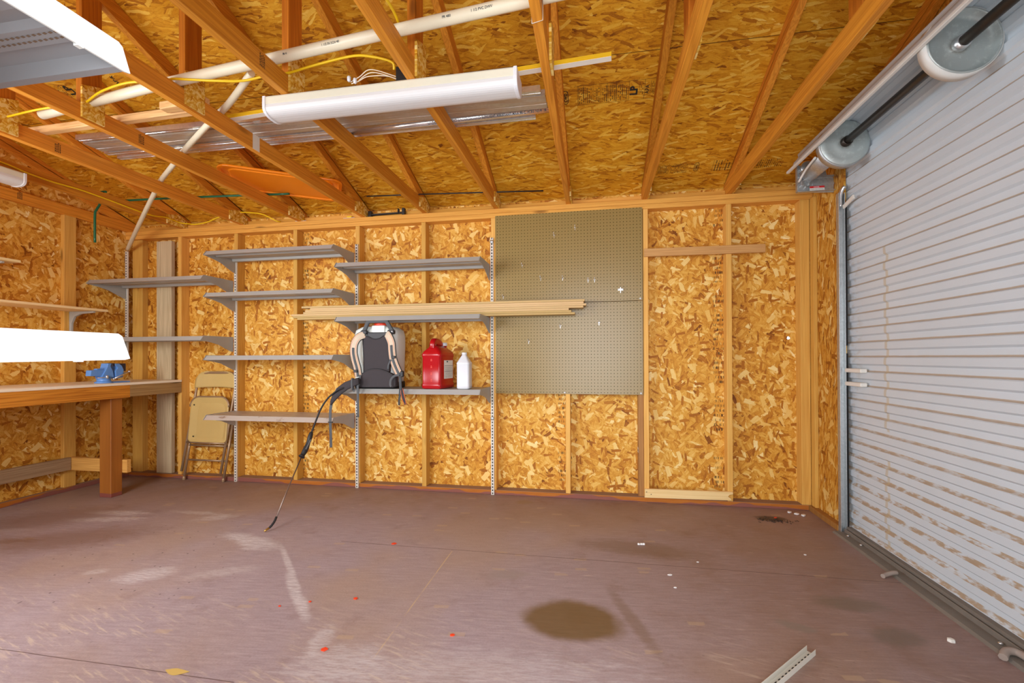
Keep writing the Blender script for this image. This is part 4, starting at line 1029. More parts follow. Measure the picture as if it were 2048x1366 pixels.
# long white pipe and the bent pipe
pz = ZC+.0245
pipe = named(build('pipe', MB().tube([(1.455, -1.682, pz), (2.40, -1.800, pz), (3.30, -1.893, pz), (4.20, -1.986, pz), (5.15, -2.08, pz)], .024, 16), M['pvc']), 'long straight white plastic pipe lying across the top of the truss chords', 'pipe')
rg = random.Random(4)
for sx_ in (3.10, 3.30, 3.86, 3.98):
    x = sx_; wr = MB()
    y = -1.893-(x-3.30)*.1035
    wr.add(*text_mesh({3.10: 'M-4', 3.30: '1 1/2 IN SCH 40', 3.86: 'PR 480', 3.98: '1 1/2 PVC DWV'}[sx_], .013, (x, y-.0236, pz-.0125), (1, -.1035, 0), (0, -.35, 1), .0002))
    build('printing', wr, M['cond_ink'], pipe)
bz = ZC+.017
bp = [(.022, -.034, 2.184), (.40, -.272, 2.276), (.80, -.52, 2.374), (1.12, -.715, 2.451), (1.27, -.81, bz+.001), (1.60, -1.02, bz), (1.84, -1.175, bz), (2.24, -1.415, bz), (2.56, -1.60, bz), (2.862, -1.80, bz+.002)]
named(build('pipe', MB().tube(smooth_path(bp, 6), .0165, 14), M['pvc']), 'slim bent white pipe rising from the left corner up over the chords', 'pipe')
# batten with white underside
d = Vector((4.526, -1.622, 0))-Vector((2.408, -1.477, 0))
b = named(build('batten', MB().bar((2.446, -1.479, ZC+.0125), (4.526, -1.622, ZC+.0125), .034, .021), M['batten_side'], bevel=.001), 'long wooden batten with a white underside, above the middle light fixture', 'batten')
build('painted_face', MB().bar((2.447, -1.479, ZC+.0012), (4.525, -1.622, ZC+.0012), .0338, .001), M['batten_white'], b)
# rough sticks
named(build('stick', MB().bar((1.10, -1.545, ZC+.0195), (2.33, -1.575, ZC+.0195), .038, .038), M['tan_trim'], bevel=.002), 'rough pale wood stick lying over the chords left of the light fixture', 'stick')
named(build('stick', MB().bar((2.18, -1.625, ZC+.0205), (2.46, -1.640, ZC+.0205), .05, .04), M['tan_trim'], bevel=.004), 'short pale block of wood behind the upper end of the bent pipe', 'stick')
# galvanised tracks and printed conduit
def track(x0, x1, y, w, h, mat, label, skew=0):
    p = [(-w/2, h), (-w/2, 0), (w/2, 0), (w/2, h)]
    m = MB(); s_ = .0012
    q = [(-w/2, h), (-w/2, 0), (-w/6, 0), (-w/6+.002, .003), (w/6-.002, .003), (w/6, 0), (w/2, 0), (w/2, h), (w/2-s_, h), (w/2-s_, s_), (-w/2+s_, s_), (-w/2+s_, h)]
    n = len(q)
    # the bundle lies tilted: it rests on the bent pipe and on the chord at its right end
    zz = lambda x: ZC+.0008+(4.205-x)/(4.205-2.02)*.0395
    fy = lambda x, v: -3.682+(v+3.682)*(zz(x)-1.131)/(ZC-1.131); fx = lambda x: x
    n0, n1 = fx(x0), fx(x1)
    m.add([(n0, fy(n0, y)+a, zz(n0)+z) for a, z in q]+[(n1, fy(n1, y+skew)+a, zz(n1)+z) for a, z in q], [(i, (i+1) % n, n+(i+1) % n, n+i) for i in range(n)]+[tuple(range(n-1, -1, -1)), tuple(range(n, 2*n))])
    named(build('metal_track', m, mat), label, 'metal track', 'metal tracks lying on the chords')
track(1.245, 4.185, -1.445, .030, .030, M['galv_clean'], 'rearmost shiny metal track of the bundle, next to the light fixture', .02)
track(1.232, 4.205, -1.352, .118, .032, M['galv_dusty'], 'wide dusty metal track in the middle of the bundle', .015)
track(1.215, 2.95, -1.258, .036, .030, M['galv_clean'], 'narrow shiny metal track on the left half of the bundle', .01)
track(1.225, 4.13, -1.186, .030, .026, M['galv_clean'], 'metal track at the wall side of the bundle', -.0)
cz_ = ZC+.0215
cn = named(build('conduit', MB().tube([(2.97, -1.200, cz_), (4.212, -1.232, cz_)], .0205, 16), M['galv_clean']), 'grey printed conduit at the right end of the metal bundle', 'conduit')
ang = math.radians(-40)
tv, tf = text_mesh('UNDERGROUND AND UNDERGROUND SUNLIGHT RESISTANT MAX 90 C WIRE NEW 10', .0185, (3.52, 0, 0), (1, 0, 0), (0, 1, 0), .0004, .92)
mm = MB(); R_ = .0209
mm.add([(v.x, -1.200-(v.x-2.97)*.0258-R_*math.cos(ang+(v.y-.007)/R_), cz_+R_*math.sin(ang+(v.y-.007)/R_)) for v in tv], tf)
build('printing', mm, M['cond_ink'], cn)
# orange lid lying across two chords
def rr2(cx, cy, hx, hy, r, z, th):
    o = []
    for p in rbox_ring(0, 0, hx, hy, r, 0, 8):
        o.append((cx+p[0]*math.cos(th)-p[1]*math.sin(th), cy+p[0]*math.sin(th)+p[1]*math.cos(th), z))
    return o
lc = (2.085, -.535); th = math.radians(33)
L0 = ZC+.0165
lid = MB().loft([rr2(*lc, .400, .235, .07, L0+.016, th), rr2(*lc, .412, .246, .08, L0+.014, th), rr2(*lc, .416, .250, .08, L0+.002, th), rr2(*lc, .412, .246, .08, L0, th), rr2(*lc, .392, .228, .07, L0, th), rr2(*lc, .386, .222, .07, L0+.010, th), rr2(*lc, .352, .190, .06, L0+.011, th), rr2(*lc, .345, .184, .06, L0+.004, th)], smooth=False)
named(build('storage_lid', lid, M['orange'], bevel=.002), 'orange plastic storage lid lying on the truss chords', 'lid')
# green rods
named(build('rod', MB().tube(smooth_path([(.52, -.508, ZC+.008), (1.0, -.478, ZC+.009), (1.60, -.428, ZC+.008), (2.02, -.385, ZC+.0085)], 4), .0085, 10), M['green']), 'green coated rod lying on the chords, left of the orange lid', 'rod')
named(build('rod', MB().tube([(2.60, -.205, ZC+.012), (3.0, -.180, ZC+.009), (3.62, -.115, ZC+.008), (4.05, -.070, ZC+.006)], .0055, 10), M['black']), 'thin dark rod lying on the chords just above the back wall plate', 'rod')
named(build('hook', MB().tube(smooth_path([(.612, -.691, ZC+.0105), (.606, -.691, ZC+.0135), (.584, -.692, ZC+.0135), (.566, -.694, ZC+.006), (.5625, -.697, 2.40), (.5615, -.700, 2.364), (.560, -.722, 2.316), (.560, -.733, 2.273), (.560, -.733, 2.055)], 5), .0085, 10), M['green']), 'green coated hook hanging from a truss chord near the left corner', 'hook')
# clamp bar and two little traps on the top plate
k = thing('bar_clamp', (2.66, .03, ZP), 'black bar clamp lying on the top plate above the shelves', 'clamp')
build('bar', MB().bar((2.52, .022, ZP+.020), (2.83, .030, ZP+.026), .022, .012), M['black'], k, bevel=.002)
m = MB(); m.box(2.500, 2.530, .005, .042, ZP+.0005, ZP+.052); build('fixed_jaw', m, M['black'], k, bevel=.003)
m = MB(); m.box(2.812, 2.838, .008, .042, ZP+.0005, ZP+.062); m.box(2.772, 2.782, .01, .04, ZP+.02, ZP+.062); build('sliding_jaw', m, M['black'], k, bevel=.003)
for x, y, l in ((1.846, .018, 'left yellow and white glue trap lying on the top plate'), (2.318, .018, 'right yellow and white glue trap lying on the top plate, beside the clamp')):
    k = thing('glue_trap', (x, y, ZP), l, 'glue trap', 'glue traps on the plate')
    build('tray', MB().box(x-.055, x+.055, y-.014, y+.02, ZP+.0005, ZP+.004), M['white_plastic'], k, bevel=.001)
    build('bait_block', MB().box(x-.022, x+.022, y-.008, y+.014, ZP+.0045, ZP+.020), M['yellow'], k, bevel=.001)
# taped strip on one chord
named(build('tape', MB().box(2.4365-.0012, 2.4365-.0004, -.955, -.905, ZP+.004, ZP+.075).box(2.4758, 2.4764, -.955, -.895, ZP+.012, ZP+.091), M['strap']), 'torn strip of masking tape on a truss chord left of the light fixture', 'tape') if False else None
named(build('tape', MB().box(2.4757, 2.4764, -1.330, -1.275, ZP-.001, ZP+.0885), M['label']), 'torn strip of masking tape on the truss chord crossing the orange lid', 'tape')
# yellow cables
def cable(pts, label, flat=(.0125, .0062), upv=None):
    return named(build('cable', MB().tube(smooth_path(pts, 6), 1.0, 10, flat=flat, upv=upv) if upv else MB().tube(smooth_path(pts, 6), .0056, 8), M['yellow']), label, 'cable', 'yellow electric cables')
cable([(.6195, -2.6, 2.440), (.6195, -1.8, 2.440), (.6195, -1.355, 2.428), (.6195, -1.212, 2.412), (.6195, -1.056, 2.407), (.6195, -.881, 2.415), (.6195, -.672, 2.408), (.6195, -.458, 2.396), (.6195, -.30, 2.396), (.634, -.19, 2.413), (.634, -.06, 2.406), (.72, -.06, 2.389), (.82, -.058, 2.379), (.934, -.056, 2.394), (1.03, -.056, 2.424), (1.17, -.052, 2.4625), (1.25, -.052, 2.4655), (1.37, -.050, 2.456), (1.481, -.046, 2.440), (1.562, -.040, 2.407), (1.625, -.030, 2.3735), (1.64, .010, 2.3735)], 'yellow cable stapled along the chord nearest the left wall, then looping along the plate')
cz2 = ZC+.056
cable([(.60, -1.70, ZC+.008), (.9, -1.71, ZC+.012), (1.22, -1.72, ZC+.0075), (1.30, -1.722, ZC+.012), (1.52, -1.735, ZC+.020), (1.80, -1.757, ZC+.0075), (1.86, -1.762, ZC+.0075), (2.0, -1.80, ZC+.024), (2.17, -1.825, ZC+.032), (2.3, -1.835, ZC+.022), (2.43, -1.842, ZC+.0075), (2.48, -1.846, ZC+.0075), (2.58, -1.85, ZC-.010), (2.70, -1.835, ZC-.020), (2.82, -1.80, ZC-.012), (2.94, -1.786, ZC+.008), (3.05, -1.785, ZC+.0085), (3.18, -1.80, ZC+.016), (3.38, -1.82, ZC+.022), (3.47, -1.805, ZC+.02), (3.55, -1.765, ZC+.012), (3.553, -1.745, ZC-.012)], 'yellow cable running along the long white pipe to the black wiring box')
cable([(3.675, -2.16, ZC+.03), (3.668, -2.06, ZC+.048), (3.662, -1.99, ZC+.060), (3.655, -1.93, ZC+.062), (3.640, -1.87, ZC+.056), (3.612, -1.80, ZC+.022), (3.598, -1.77, ZC+.0), (3.598, -1.757, ZC-.012)], 'short yellow cable dropping past the chord to the black wiring box from above')
# wiring box and loose wires
k = thing('wiring_box', (3.598, -1.71, 2.375), 'black open wiring box on the side of a chord above the light fixture', 'electrical box')
bx = MB(); bx.box(3.565, 3.6295, -1.752, -1.748, 2.378, 2.452); bx.box(3.565, 3.6295, -1.672, -1.668, 2.378, 2.452); bx.box(3.625, 3.6295, -1.748, -1.672, 2.378, 2.452); bx.box(3.565, 3.625, -1.748, -1.672, 2.378, 2.382); bx.box(3.565, 3.625, -1.748, -1.672, 2.448, 2.452)
build('box', bx, M['black'], k)
for i, pts in enumerate(([(3.60, -1.73, 2.40), (3.545, -1.755, 2.415), (3.46, -1.790, 2.428), (3.40, -1.775, 2.412), (3.355, -1.775, 2.392)], [(3.60, -1.72, 2.395), (3.53, -1.765, 2.408), (3.47, -1.788, 2.415), (3.425, -1.785, 2.405), (3.40, -1.79, 2.380)], [(3.60, -1.71, 2.39), (3.54, -1.77, 2.40), (3.45, -1.79, 2.398), (3.40, -1.785, 2.385), (3.365, -1.785, 2.378)])):
    w = build('wire', MB().tube(smooth_path(pts, 6), .0022, 6), M['copper_wire'] if i != 1 else M['copper_wire'], k)
for x, z in ((3.355, 2.386), (3.385, 2.374)): build('wire_nut', MB().lathe([(.004, 0), (.0075, .004), (.0085, .020), (.006, .024)], (x, -1.789, z), 'z', 10), M['white_plastic'], k)
named(build('twine', MB().tube([(4.2235, -2.02, ZP-.0015), (4.2645, -2.03, ZP-.0015), (4.2650, -2.03, ZC+.002), (4.2230, -2.02, ZC+.002), (4.2230, -2.02, ZP-.0015)], .0016, 6), M['strap']), 'loop of twine tied round the nearly upright chord near the top of the photo', 'twine')
# ------------------------------------------------------------------ backpack sprayer on the shelf
SZ = .8895
s = thing('backpack_sprayer', (2.76, -.25, SZ), 'white backpack sprayer with black back pad and beige straps on the shelf', 'sprayer')
def ring_xy(cx, cy, hx, hy, r, z): return rbox_ring(cx, cy, hx, hy, r, z, 6)
TX_, TY = 2.715, -.200
tk = MB().loft([ring_xy(TX_, TY, .150, .085, .05, SZ+.03), ring_xy(TX_, TY, .176, .110, .06, SZ+.045), ring_xy(TX_, TY, .180, .118, .06, SZ+.12), ring_xy(TX_, TY, .187, .120, .06, SZ+.34), ring_xy(TX_, TY, .188, .118, .06, SZ+.42), ring_xy(TX_, TY, .178, .110, .06, SZ+.465), ring_xy(TX_+.008, TY-.01, .135, .090, .05, SZ+.492), ring_xy(TX_+.008, TY-.01, .070, .068, .05, SZ+.497)])
build('tank', tk, M['tank'], s)
bs = MB().loft([ring_xy(TX_, TY, .175, .115, .04, SZ+.0005), ring_xy(TX_, TY, .180, .122, .05, SZ+.012), ring_xy(TX_, TY, .180, .118, .05, SZ+.050)])
build('base', bs, M['black'], s)
nk = MB().box(2.700, 2.812, -.322, -.20, SZ+.425, SZ+.502); build('neck', nk, M['tank'], s, bevel=.008, seg=2)
build('cap', MB().lathe([(.058, 0), (.060, .004), (.060, .018), (.054, .024)], (2.755, -.255, SZ+.502), 'z', 28), M['cap'], s)
# carry handle: dark yoke arching over the neck
yo = MB(); YH = -.338
yo.tube(smooth_path([(2.632, YH, SZ+.445), (2.650, YH, SZ+.462), (2.672, YH-.004, SZ+.505), (2.690, YH-.008, SZ+.530), (2.725, YH-.010, SZ+.533), (2.800, YH-.010, SZ+.533), (2.838, YH-.008, SZ+.530), (2.858, YH-.004, SZ+.500), (2.880, YH, SZ+.462), (2.898, YH, SZ+.445)], 4), 1.0, 12, flat=(.030, .024), upv=(0, -1, 0))
build('carry_handle', yo, M['webbing'], s)
cl = MB(); cl.box(2.622, 2.676, YH-.016, YH+.016, SZ+.430, SZ+.462); cl.box(2.848, 2.906, YH-.016, YH+.016, SZ+.430, SZ+.462); cl.box(2.676, 2.848, YH-.008, YH+.03, SZ+.380, SZ+.445)
build('yoke_plate', cl, M['black'], s, bevel=.006)
build('rivet', MB().lathe([(.006, 0), (.004, -.003)], (2.890, YH-.0165, SZ+.450), 'y', 10), M['white_plastic'], s)
# back pad
pad = [(2.640, 1.288), (2.655, 1.312), (2.690, 1.300), (2.720, 1.285), (2.752, 1.281), (2.785, 1.287), (2.812, 1.304), (2.845, 1.318), (2.862, 1.290), (2.872, 1.20), (2.866, 1.10), (2.862, 1.02), (2.648, 1.02), (2.648, 1.12), (2.644, 1.22)]
YP = -.330
build('back_pad', MB().prism(pad, 'y', YP-.022, YP+.022), M['pad'], s, bevel=.008, seg=2)
pp = [(x, YP-.020, z) for x, z in pad]; build('pad_piping', MB().tube(pp+[pp[0]], .0038, 6), M['black'], s)
lum = [(2.622, .905), (2.622, .992), (2.645, 1.010), (2.68, 1.032), (2.715, 1.043), (2.755, 1.046), (2.80, 1.042), (2.845, 1.028), (2.885, 1.008), (2.925, .985), (2.925, .912), (2.90, .902), (2.65, .900)]
build('lumbar_pad', MB().prism(lum, 'y', YP-.040, YP+.02), M['pad'], s, bevel=.010, seg=2)
lp = [(x, YP-.034, z) for x, z in lum[1:10]]; build('pad_piping', MB().tube(lp, .0042, 6), M['black'], s)
# shoulder straps
def strap(pts, w, wid2, mat_edge=True):
    P_ = smooth_path(pts, 6)
    st = build('shoulder_strap', MB().tube(P_, 1.0, 16, flat=(w, .020), upv=(0, -1, 0)), M['strap'], s)
    for sd in (-1, 1):
        e = []
        for i, p in enumerate(P_):
            a = P_[max(i-1, 0)]; b = P_[min(i+1, len(P_)-1)]; T = (b-a).normalized(); sidev = T.cross(Vector((0, -1, 0))).normalized()
            e.append(p+sidev*sd*(w/2-.001))
        build('piping', MB().tube([q+Vector((0, -.002, 0)) for q in e], .0048, 8), M['black'], st)
        ee = []
        for i, p in enumerate(P_):
            a = P_[max(i-1, 0)]; b = P_[min(i+1, len(P_)-1)]; T = (b-a).normalized(); sidev = T.cross(Vector((0, -1, 0))).normalized()
            ee.append(p+sidev*sd*(w/2-.0095)+Vector((0, -.0088, 0)))
        build('trim', MB().tube(ee, .0017, 6), M['orange_trim'], st)
    n = len(P_); wb = P_[int(n*wid2):]
    build('webbing', MB().tube([p+Vector((0, -.0125, 0)) for p in wb], 1.0, 8, flat=(.020, .005), upv=(0, -1, 0)), M['webbing'], st)
    return st
YS = -.352
strap([(2.655, YS+.01, 1.318), (2.612, YS-.01, 1.295), (2.583, YS-.018, 1.245), (2.577, YS-.020, 1.180), (2.588, YS-.018, 1.115), (2.605, YS-.014, 1.05), (2.612, YS-.010, .985)], .058, .42)
strap([(2.842, YS+.01, 1.322), (2.868, YS-.01, 1.300), (2.893, YS-.018, 1.250), (2.900, YS-.022, 1.190), (2.908, YS-.022, 1.130), (2.928, YS-.020, 1.070), (2.960, YS-.016, 1.000)], .058, .38)
# buckles, adjusters and hanging webbing
def wb(pts, w=.020, mat='webbing', name='hanging_strap'):
    return build(name, MB().tube(smooth_path(pts, 5), 1.0, 8, flat=(w, .004), upv=(0, -1, 0)), M[mat], s)
for x, z, w in ((2.600, 1.030, .034), (2.918, 1.138, .032), (2.985, 1.010, .030)):
    build('adjuster', MB().box(x-w/2, x+w/2, YS-.044, YS-.028, z-.010, z+.010), M['black'], s, bevel=.003)
build('buckle', MB().box(2.588, 2.642, YS-.05, YS-.030, .945, .972), M['black'], s, bevel=.004)
build('buckle', MB().box(2.974, 3.000, YS-.046, YS-.020, .985, 1.032), M['black'], s, bevel=.006)
wb([(2.632, YS-.026, 1.00), (2.634, YS-.036, .965), (2.620, YS-.044, .952)], .018)
wb([(2.622, YS-.048, .955), (2.626, YS-.052, .90), (2.630, YS-.056, .84), (2.632, YS-.056, .672)], .020)
wb([(2.592, YS-.046, .955), (2.590, YS-.052, .905), (2.600, YS-.056, .870)], .016)
wb([(2.895, YS-.036, 1.118), (2.872, YS-.030, 1.075), (2.866, YS-.022, 1.045)], .014)
wb([(2.975, YS-.034, 1.0), (2.930, YS-.040, .994), (2.900, YS-.044, .965), (2.895, YS-.046, .925), (2.905, YS-.048, .912)], .018)
wb([(2.975, YS-.04, 1.0), (2.978, YS-.05, .955), (2.982, YS-.052, .89), (2.978, YS-.054, .84)], .024, 'black')
wb([(2.978, YS-.054, .850), (2.972, YS-.056, .81), (2.972, YS-.056, .770)], .016, 'black', 'strap_end')
b2 = wb([(2.992, YS-.048, .90), (3.000, YS-.052, .85), (3.015, YS-.054, .800), (3.022, YS-.054, .775)], .024, 'pad', 'belt_end')
for dx in (-.012, .012): build('trim', MB().tube(smooth_path([(2.992+dx*.6, YS-.051, .898), (3.000+dx, YS-.055, .85), (3.015+dx, YS-.057, .800), (3.022+dx*.4, YS-.057, .778)], 4), .0022, 6), M['orange_trim'], b2)
# hip belt wing
ys2 = -.408
wing = MB(); rings = []
for x, z, w, T in ((2.640, .955, .052, (-1, -.12)), (2.590, .938, .058, (-1, -.35)), (2.535, .915, .064, (-1, -.55)), (2.485, .880, .064, (-1, -.9)), (2.445, .835, .052, (-.7, -1)), (2.420, .793, .030, (-.4, -1)), (2.410, .765, .010, (-.2, -1))):
    t_ = Vector((T[0], 0, T[1])).normalized(); n_ = Vector((-t_.z, 0, t_.x)); c_ = Vector((x, ys2+(2.64-x)*-.06, z))
    rr_ = []
    for k in range(12):
        a = 2*PI*k/12; rr_.append(tuple(c_+n_*(math.copysign(abs(math.cos(a))**.6, math.cos(a))*w/2)+Vector((0, 1, 0))*(math.copysign(abs(math.sin(a))**.6, math.sin(a))*.010)))
    rings.append(rr_)
build('hip_belt', wing.loft(rings), M['pad'], s)
build('belt_keeper', MB().box(2.580, 2.594, ys2-.018, ys2+.014, .885, .975), M['webbing'], s, bevel=.003)
wb([(2.412, ys2-.012, .775), (2.404, ys2-.014, .72), (2.404, ys2-.016, .64), (2.408, ys2-.016, .52), (2.410, ys2-.016, .432)], .024)
build('adjuster', MB().box(2.388, 2.424, ys2-.022, ys2-.010, .626, .634), M['black'], s)
# spray hose, grip, lance and nozzle
hose = [(2.56, -.30, .915), (2.54, -.40, .905), (2.49, -.435, .890), (2.434, -.432, .855), (2.389, -.435, .816), (2.345, -.45, .745), (2.320, -.48, .653), (2.302, -.52, .551)]
build('hose', MB().tube(smooth_path(hose, 7), .0068, 10), M['rubber'], s)
gp = smooth_path([(2.304, -.515, .565), (2.301, -.54, .512), (2.299, -.565, .465), (2.294, -.60, .418), (2.291, -.62, .396)], 4)
gr = build('spray_grip', MB().tube(gp, [.011, .014, .017, .018, .016, .015, .015, .016, .018, .019, .020, .019, .018, .016, .018, .023, .023][:len(gp)], 12), M['black'], s)
build('trigger', MB().bar((2.318, -.545, .512), (2.312, -.595, .448), .010, .008), M['webbing'], gr)
build('lance', MB().tube([(2.291, -.62, .396), (2.318, -.80, .226), (2.350, -.98, .057)], .0046, 10), M['lance'], s)
build('elbow', MB().tube(smooth_path([(2.347, -.965, .072), (2.350, -.985, .053), (2.347, -1.008, .033), (2.340, -1.024, .020)], 4), [.0075]*13, 10), M['black'], s)
build('nozzle', MB().tube([(2.340, -1.024, .020), (2.330, -1.044, .0105), (2.325, -1.053, .0065)], [.0068, .0062, .0045], 10), M['brass'], s)
# ------------------------------------------------------------------ red jug
j = thing('jug', (3.215, -.235, SZ), 'large red plastic jug with white cap on the shelf', 'jug')
def turn(p, c, a):
    x, y = p[0]-c[0], p[1]-c[1]; return (c[0]+x*math.cos(a)-y*math.sin(a), c[1]+x*math.sin(a)+y*math.cos(a), p[2])
JC, JA = (3.218, -.215), math.radians(-9)
def jr(hx, hy, r, z, dx=0, dy=0): return [turn(p, JC, JA) for p in rbox_ring(JC[0]+dx, JC[1]+dy, hx, hy, r, SZ+z, 7)]
bj = MB().loft([jr(.072, .112, .02, .0005), jr(.084, .124, .022, .008), jr(.084, .124, .022, .036), jr(.080, .120, .020, .044), jr(.080, .120, .020, .246), jr(.084, .124, .022, .252), jr(.084, .124, .022, .270), jr(.078, .118, .03, .290), jr(.050, .095, .035, .318, 0, -.005), jr(.030, .075, .028, .338, 0, -.022)])
build('body', bj, M['red'], j)
hb = smooth_path([turn(p, JC, JA) for p in ((JC[0], JC[1]-.080, SZ+.318), (JC[0], JC[1]-.082, SZ+.352), (JC[0], JC[1]-.060, SZ+.368), (JC[0], JC[1]-.005, SZ+.362), (JC[0], JC[1]+.045, SZ+.330), (JC[0], JC[1]+.085, SZ+.296))], 5)
build('handle', MB().tube(hb, 1.0, 12, flat=(.056, .042)), M['red'], j)
nc = turn((JC[0]+.012, JC[1]+.070, 0), JC, JA)
build('neck', MB().lathe([(.030, 0), (.026, .02), (.024, .040)], (nc[0], nc[1], SZ+.300), 'z', 20), M['red'], j)
build('cap', MB().lathe([(.029, 0), (.030, .003), (.030, .022), (.027, .026)], (nc[0], nc[1], SZ+.338), 'z', 28), M['white_plastic'], j)
lbm = MB(); lx = JC[0]+.0808
def lq(m, y0, y1, z0, z1, e): m.add([turn((lx+e, JC[1]+y, SZ+z), JC, JA) for y, z in ((y0, z0), (y1, z0), (y1, z1), (y0, z1))], [(0, 1, 2, 3)])
lq(lbm, -.055, .095, .078, .222, .0); lab = build('label', lbm, M['label'], j)
pr_ = MB()
for z in (.134, .178): lq(pr_, -.045, .090, z, z+.003, .0004)
rg = random.Random(2)
for r_ in range(11):
    z = .088+r_*.0078
    if abs(z-.134) < .005: continue
    y = -.04
    while y < .082: w = rg.uniform(.004, .014); lq(pr_, y, min(y+w, .088), z, z+.002, .0004); y += w+.004
lq(pr_, -.012, .012, .206, .217, .0004)
build('printing', pr_, M['cond_ink'], j)
mk = MB()
for r_, z in enumerate((.072, .122, .176, .228)):
    for a, w in ((0, .012), (-.010, .014)):
        mk.add([turn((JC[0]+.005+x, JC[1]-.1206, SZ+zz), JC, JA) for x, zz in ((-w/2, z+a), (w/2, z+a), (w/2, z+a+.004), (-w/2, z+a+.004))], [(0, 1, 2, 3)])
build('volume_marks', mk, M['cap'], j)
# ------------------------------------------------------------------ white bottle
w = thing('bottle', (3.452, -.27, SZ), 'white plastic bottle on the shelf, right of the red jug', 'bottle')
def wr_(h, r, z): return rbox_ring(3.452, -.275, h, h, r, SZ+z, 6)
build('body', MB().loft([wr_(.040, .015, .0005), wr_(.050, .018, .008), wr_(.051, .018, .03), wr_(.050, .018, .034), wr_(.050, .018, .190), wr_(.0515, .018, .194), wr_(.0515, .018, .202), wr_(.048, .018, .208), wr_(.020, .012, .258), wr_(.0165, .0155, .264)]), M['white_plastic'], w)
build('cap', MB().lathe([(.017, 0), (.020, .001), (.020, .016), (.017, .019)], (3.452, -.275, SZ+.264), 'z', 20), M['white_plastic'], w)
# ------------------------------------------------------------------ floor bits
ch = MB(); a0, a1 = Vector((5.252, -1.768, 0)), Vector((4.86, -2.165, 0)); dr = (a1-a0).normalized(); sd = Vector((-dr.y, dr.x, 0))
if sd.x > 0: sd = -sd
q = [(-.0155, .022), (-.0155, .0005), (.0155, .0005), (.0155, .022), (.0143, .022), (.0143, .0017), (-.0143, .0017), (-.0143, .022)]
N = len(q)
ch.add([tuple(a0+sd*x+Vector((0, 0, z))) for x, z in q]+[tuple(a1+sd*x+Vector((0, 0, z))) for x, z in q], [(i, (i+1) % N, N+(i+1) % N, N+i) for i in range(N)]+[tuple(range(N-1, -1, -1)), tuple(range(N, 2*N))])
c_ = build('metal_channel', ch, M['standard_plain'] if 'standard_plain' in M else M['label']); tag(c_, 'loose slotted metal channel lying on the floor at the bottom right', 'metal channel')
hl = MB()
for k in range(18):
    p = a0+dr*(.022+k*.0254); u = sd*.0035; e = dr*.0065
    hl.add([tuple(p-e-u+Vector((0, 0, .002))), tuple(p+e-u+Vector((0, 0, .002))), tuple(p+e+u+Vector((0, 0, .002))), tuple(p-e+u+Vector((0, 0, .002)))], [(0, 1, 2, 3)])
build('slots', hl, M['ink'], c_)
def chip(name, x, y, r, mat, label, cat, n=6, seed=0, h=.003, group=None, el=1.0, a=0):
    rg = random.Random(seed); pts = []
    for k in range(n):
        t = 2*PI*k/n; q_ = r*rg.uniform(.65, 1.1); px, py = q_*math.cos(t)*el, q_*math.sin(t)
        pts.append((x+px*math.cos(a)-py*math.sin(a), y+px*math.sin(a)+py*math.cos(a)))
    return tag(build(name, MB().prism(pts, 'z', .0004, h), M[mat]), label, cat, group)
for i, (x, y, r, l) in enumerate(((3.237, -1.083, .014, 'brightest orange scrap on the floor, below the red jug'), (3.335, -1.705, .010, 'orange scrap on the floor just right of the pale scratch end'), (3.405, -2.071, .012, 'orange scrap on the floor nearest the bottom left of the photo'),
        (3.14, -1.766, .006, 'tiny orange scrap at the end of the long pale scratch'), (3.026, -1.824, .006, 'tiny orange scrap left of the long pale scratch'), (3.87, -1.897, .008, 'small orange scrap left of the oil stain'), (5.688, -.212, .009, 'dull orange scrap on the floor near the back right corner'))):
    chip('plastic_scrap', x, y, r, 'orange_bit', l, 'scrap', 5, i, .004, 'orange plastic scraps on the floor', 1.3, .3)
wpm = MB()
for dx, dy in ((-.016, .0), (0, .003), (.014, .006)): wpm.box(4.718+dx-.007, 4.718+dx+.006, -.844+dy-.006, -.844+dy+.005, .0004, .010)
wpm.box(4.700, 4.738, -.846, -.838, .0004, .004)
tag(build('wrapper', wpm, M['white_bit'], bevel=.002), 'crumpled white wrapper on the floor in front of the pegboards', 'wrapper')
for i, (x, y, l) in enumerate(((4.825, -1.209, 'pale paper scrap on the floor right of centre'), (5.00, -1.03, 'tiny white crumb on the floor right of the white wrapper'), (4.83, -1.34, 'small white crumb on the floor below the pale paper scrap'), (5.62, -.83, 'white crumb on the floor near the roll-up door track'))):
    chip('paper_scrap', x, y, .010 if i == 0 else .006, 'white_bit', l, 'scrap', 6, 30+i, .003, 'white scraps on the floor', 1.4, .2)
tag(build('nut', MB().lathe([(.0135, 0), (.0135, .008), (.009, .011)], (5.829, -1.595, .0004), 'z', 6, smooth=False), M['label']), 'pale round nut on the floor near the bottom of the roll-up door', 'nut')
lf = smooth_path([(2.905, -2.275, 0), (2.935, -2.262, 0), (2.965, -2.263, 0), (3.0, -2.268, 0)], 3); lf2 = smooth_path([(3.0, -2.268, 0), (2.965, -2.292, 0), (2.935, -2.290, 0), (2.905, -2.275, 0)], 3)
tag(build('leaf', MB().prism([(p.x, p.y) for p in lf[:-1]+lf2[:-1]], 'z', .0006, .0022), M['leaf']), 'yellowish dry leaf lying on the floor at the bottom left', 'leaf')
rg = random.Random(11)
dm = MB()
for k in range(70):
    x = 5.66+rg.gauss(0, .055); y = -.275+rg.gauss(0, .020); L = rg.uniform(.006, .018); a = rg.uniform(0, PI)
    dm.bar((x-L*math.cos(a)/2, y-L*math.sin(a)/2, .002), (x+L*math.cos(a)/2, y+L*math.sin(a)/2, .0025+rg.uniform(0, .004)), .003, .002)
tag(build('leaf_litter', dm, M['debris']), 'dark heap of leaf litter on the floor in the back right corner', 'litter', kind='stuff')
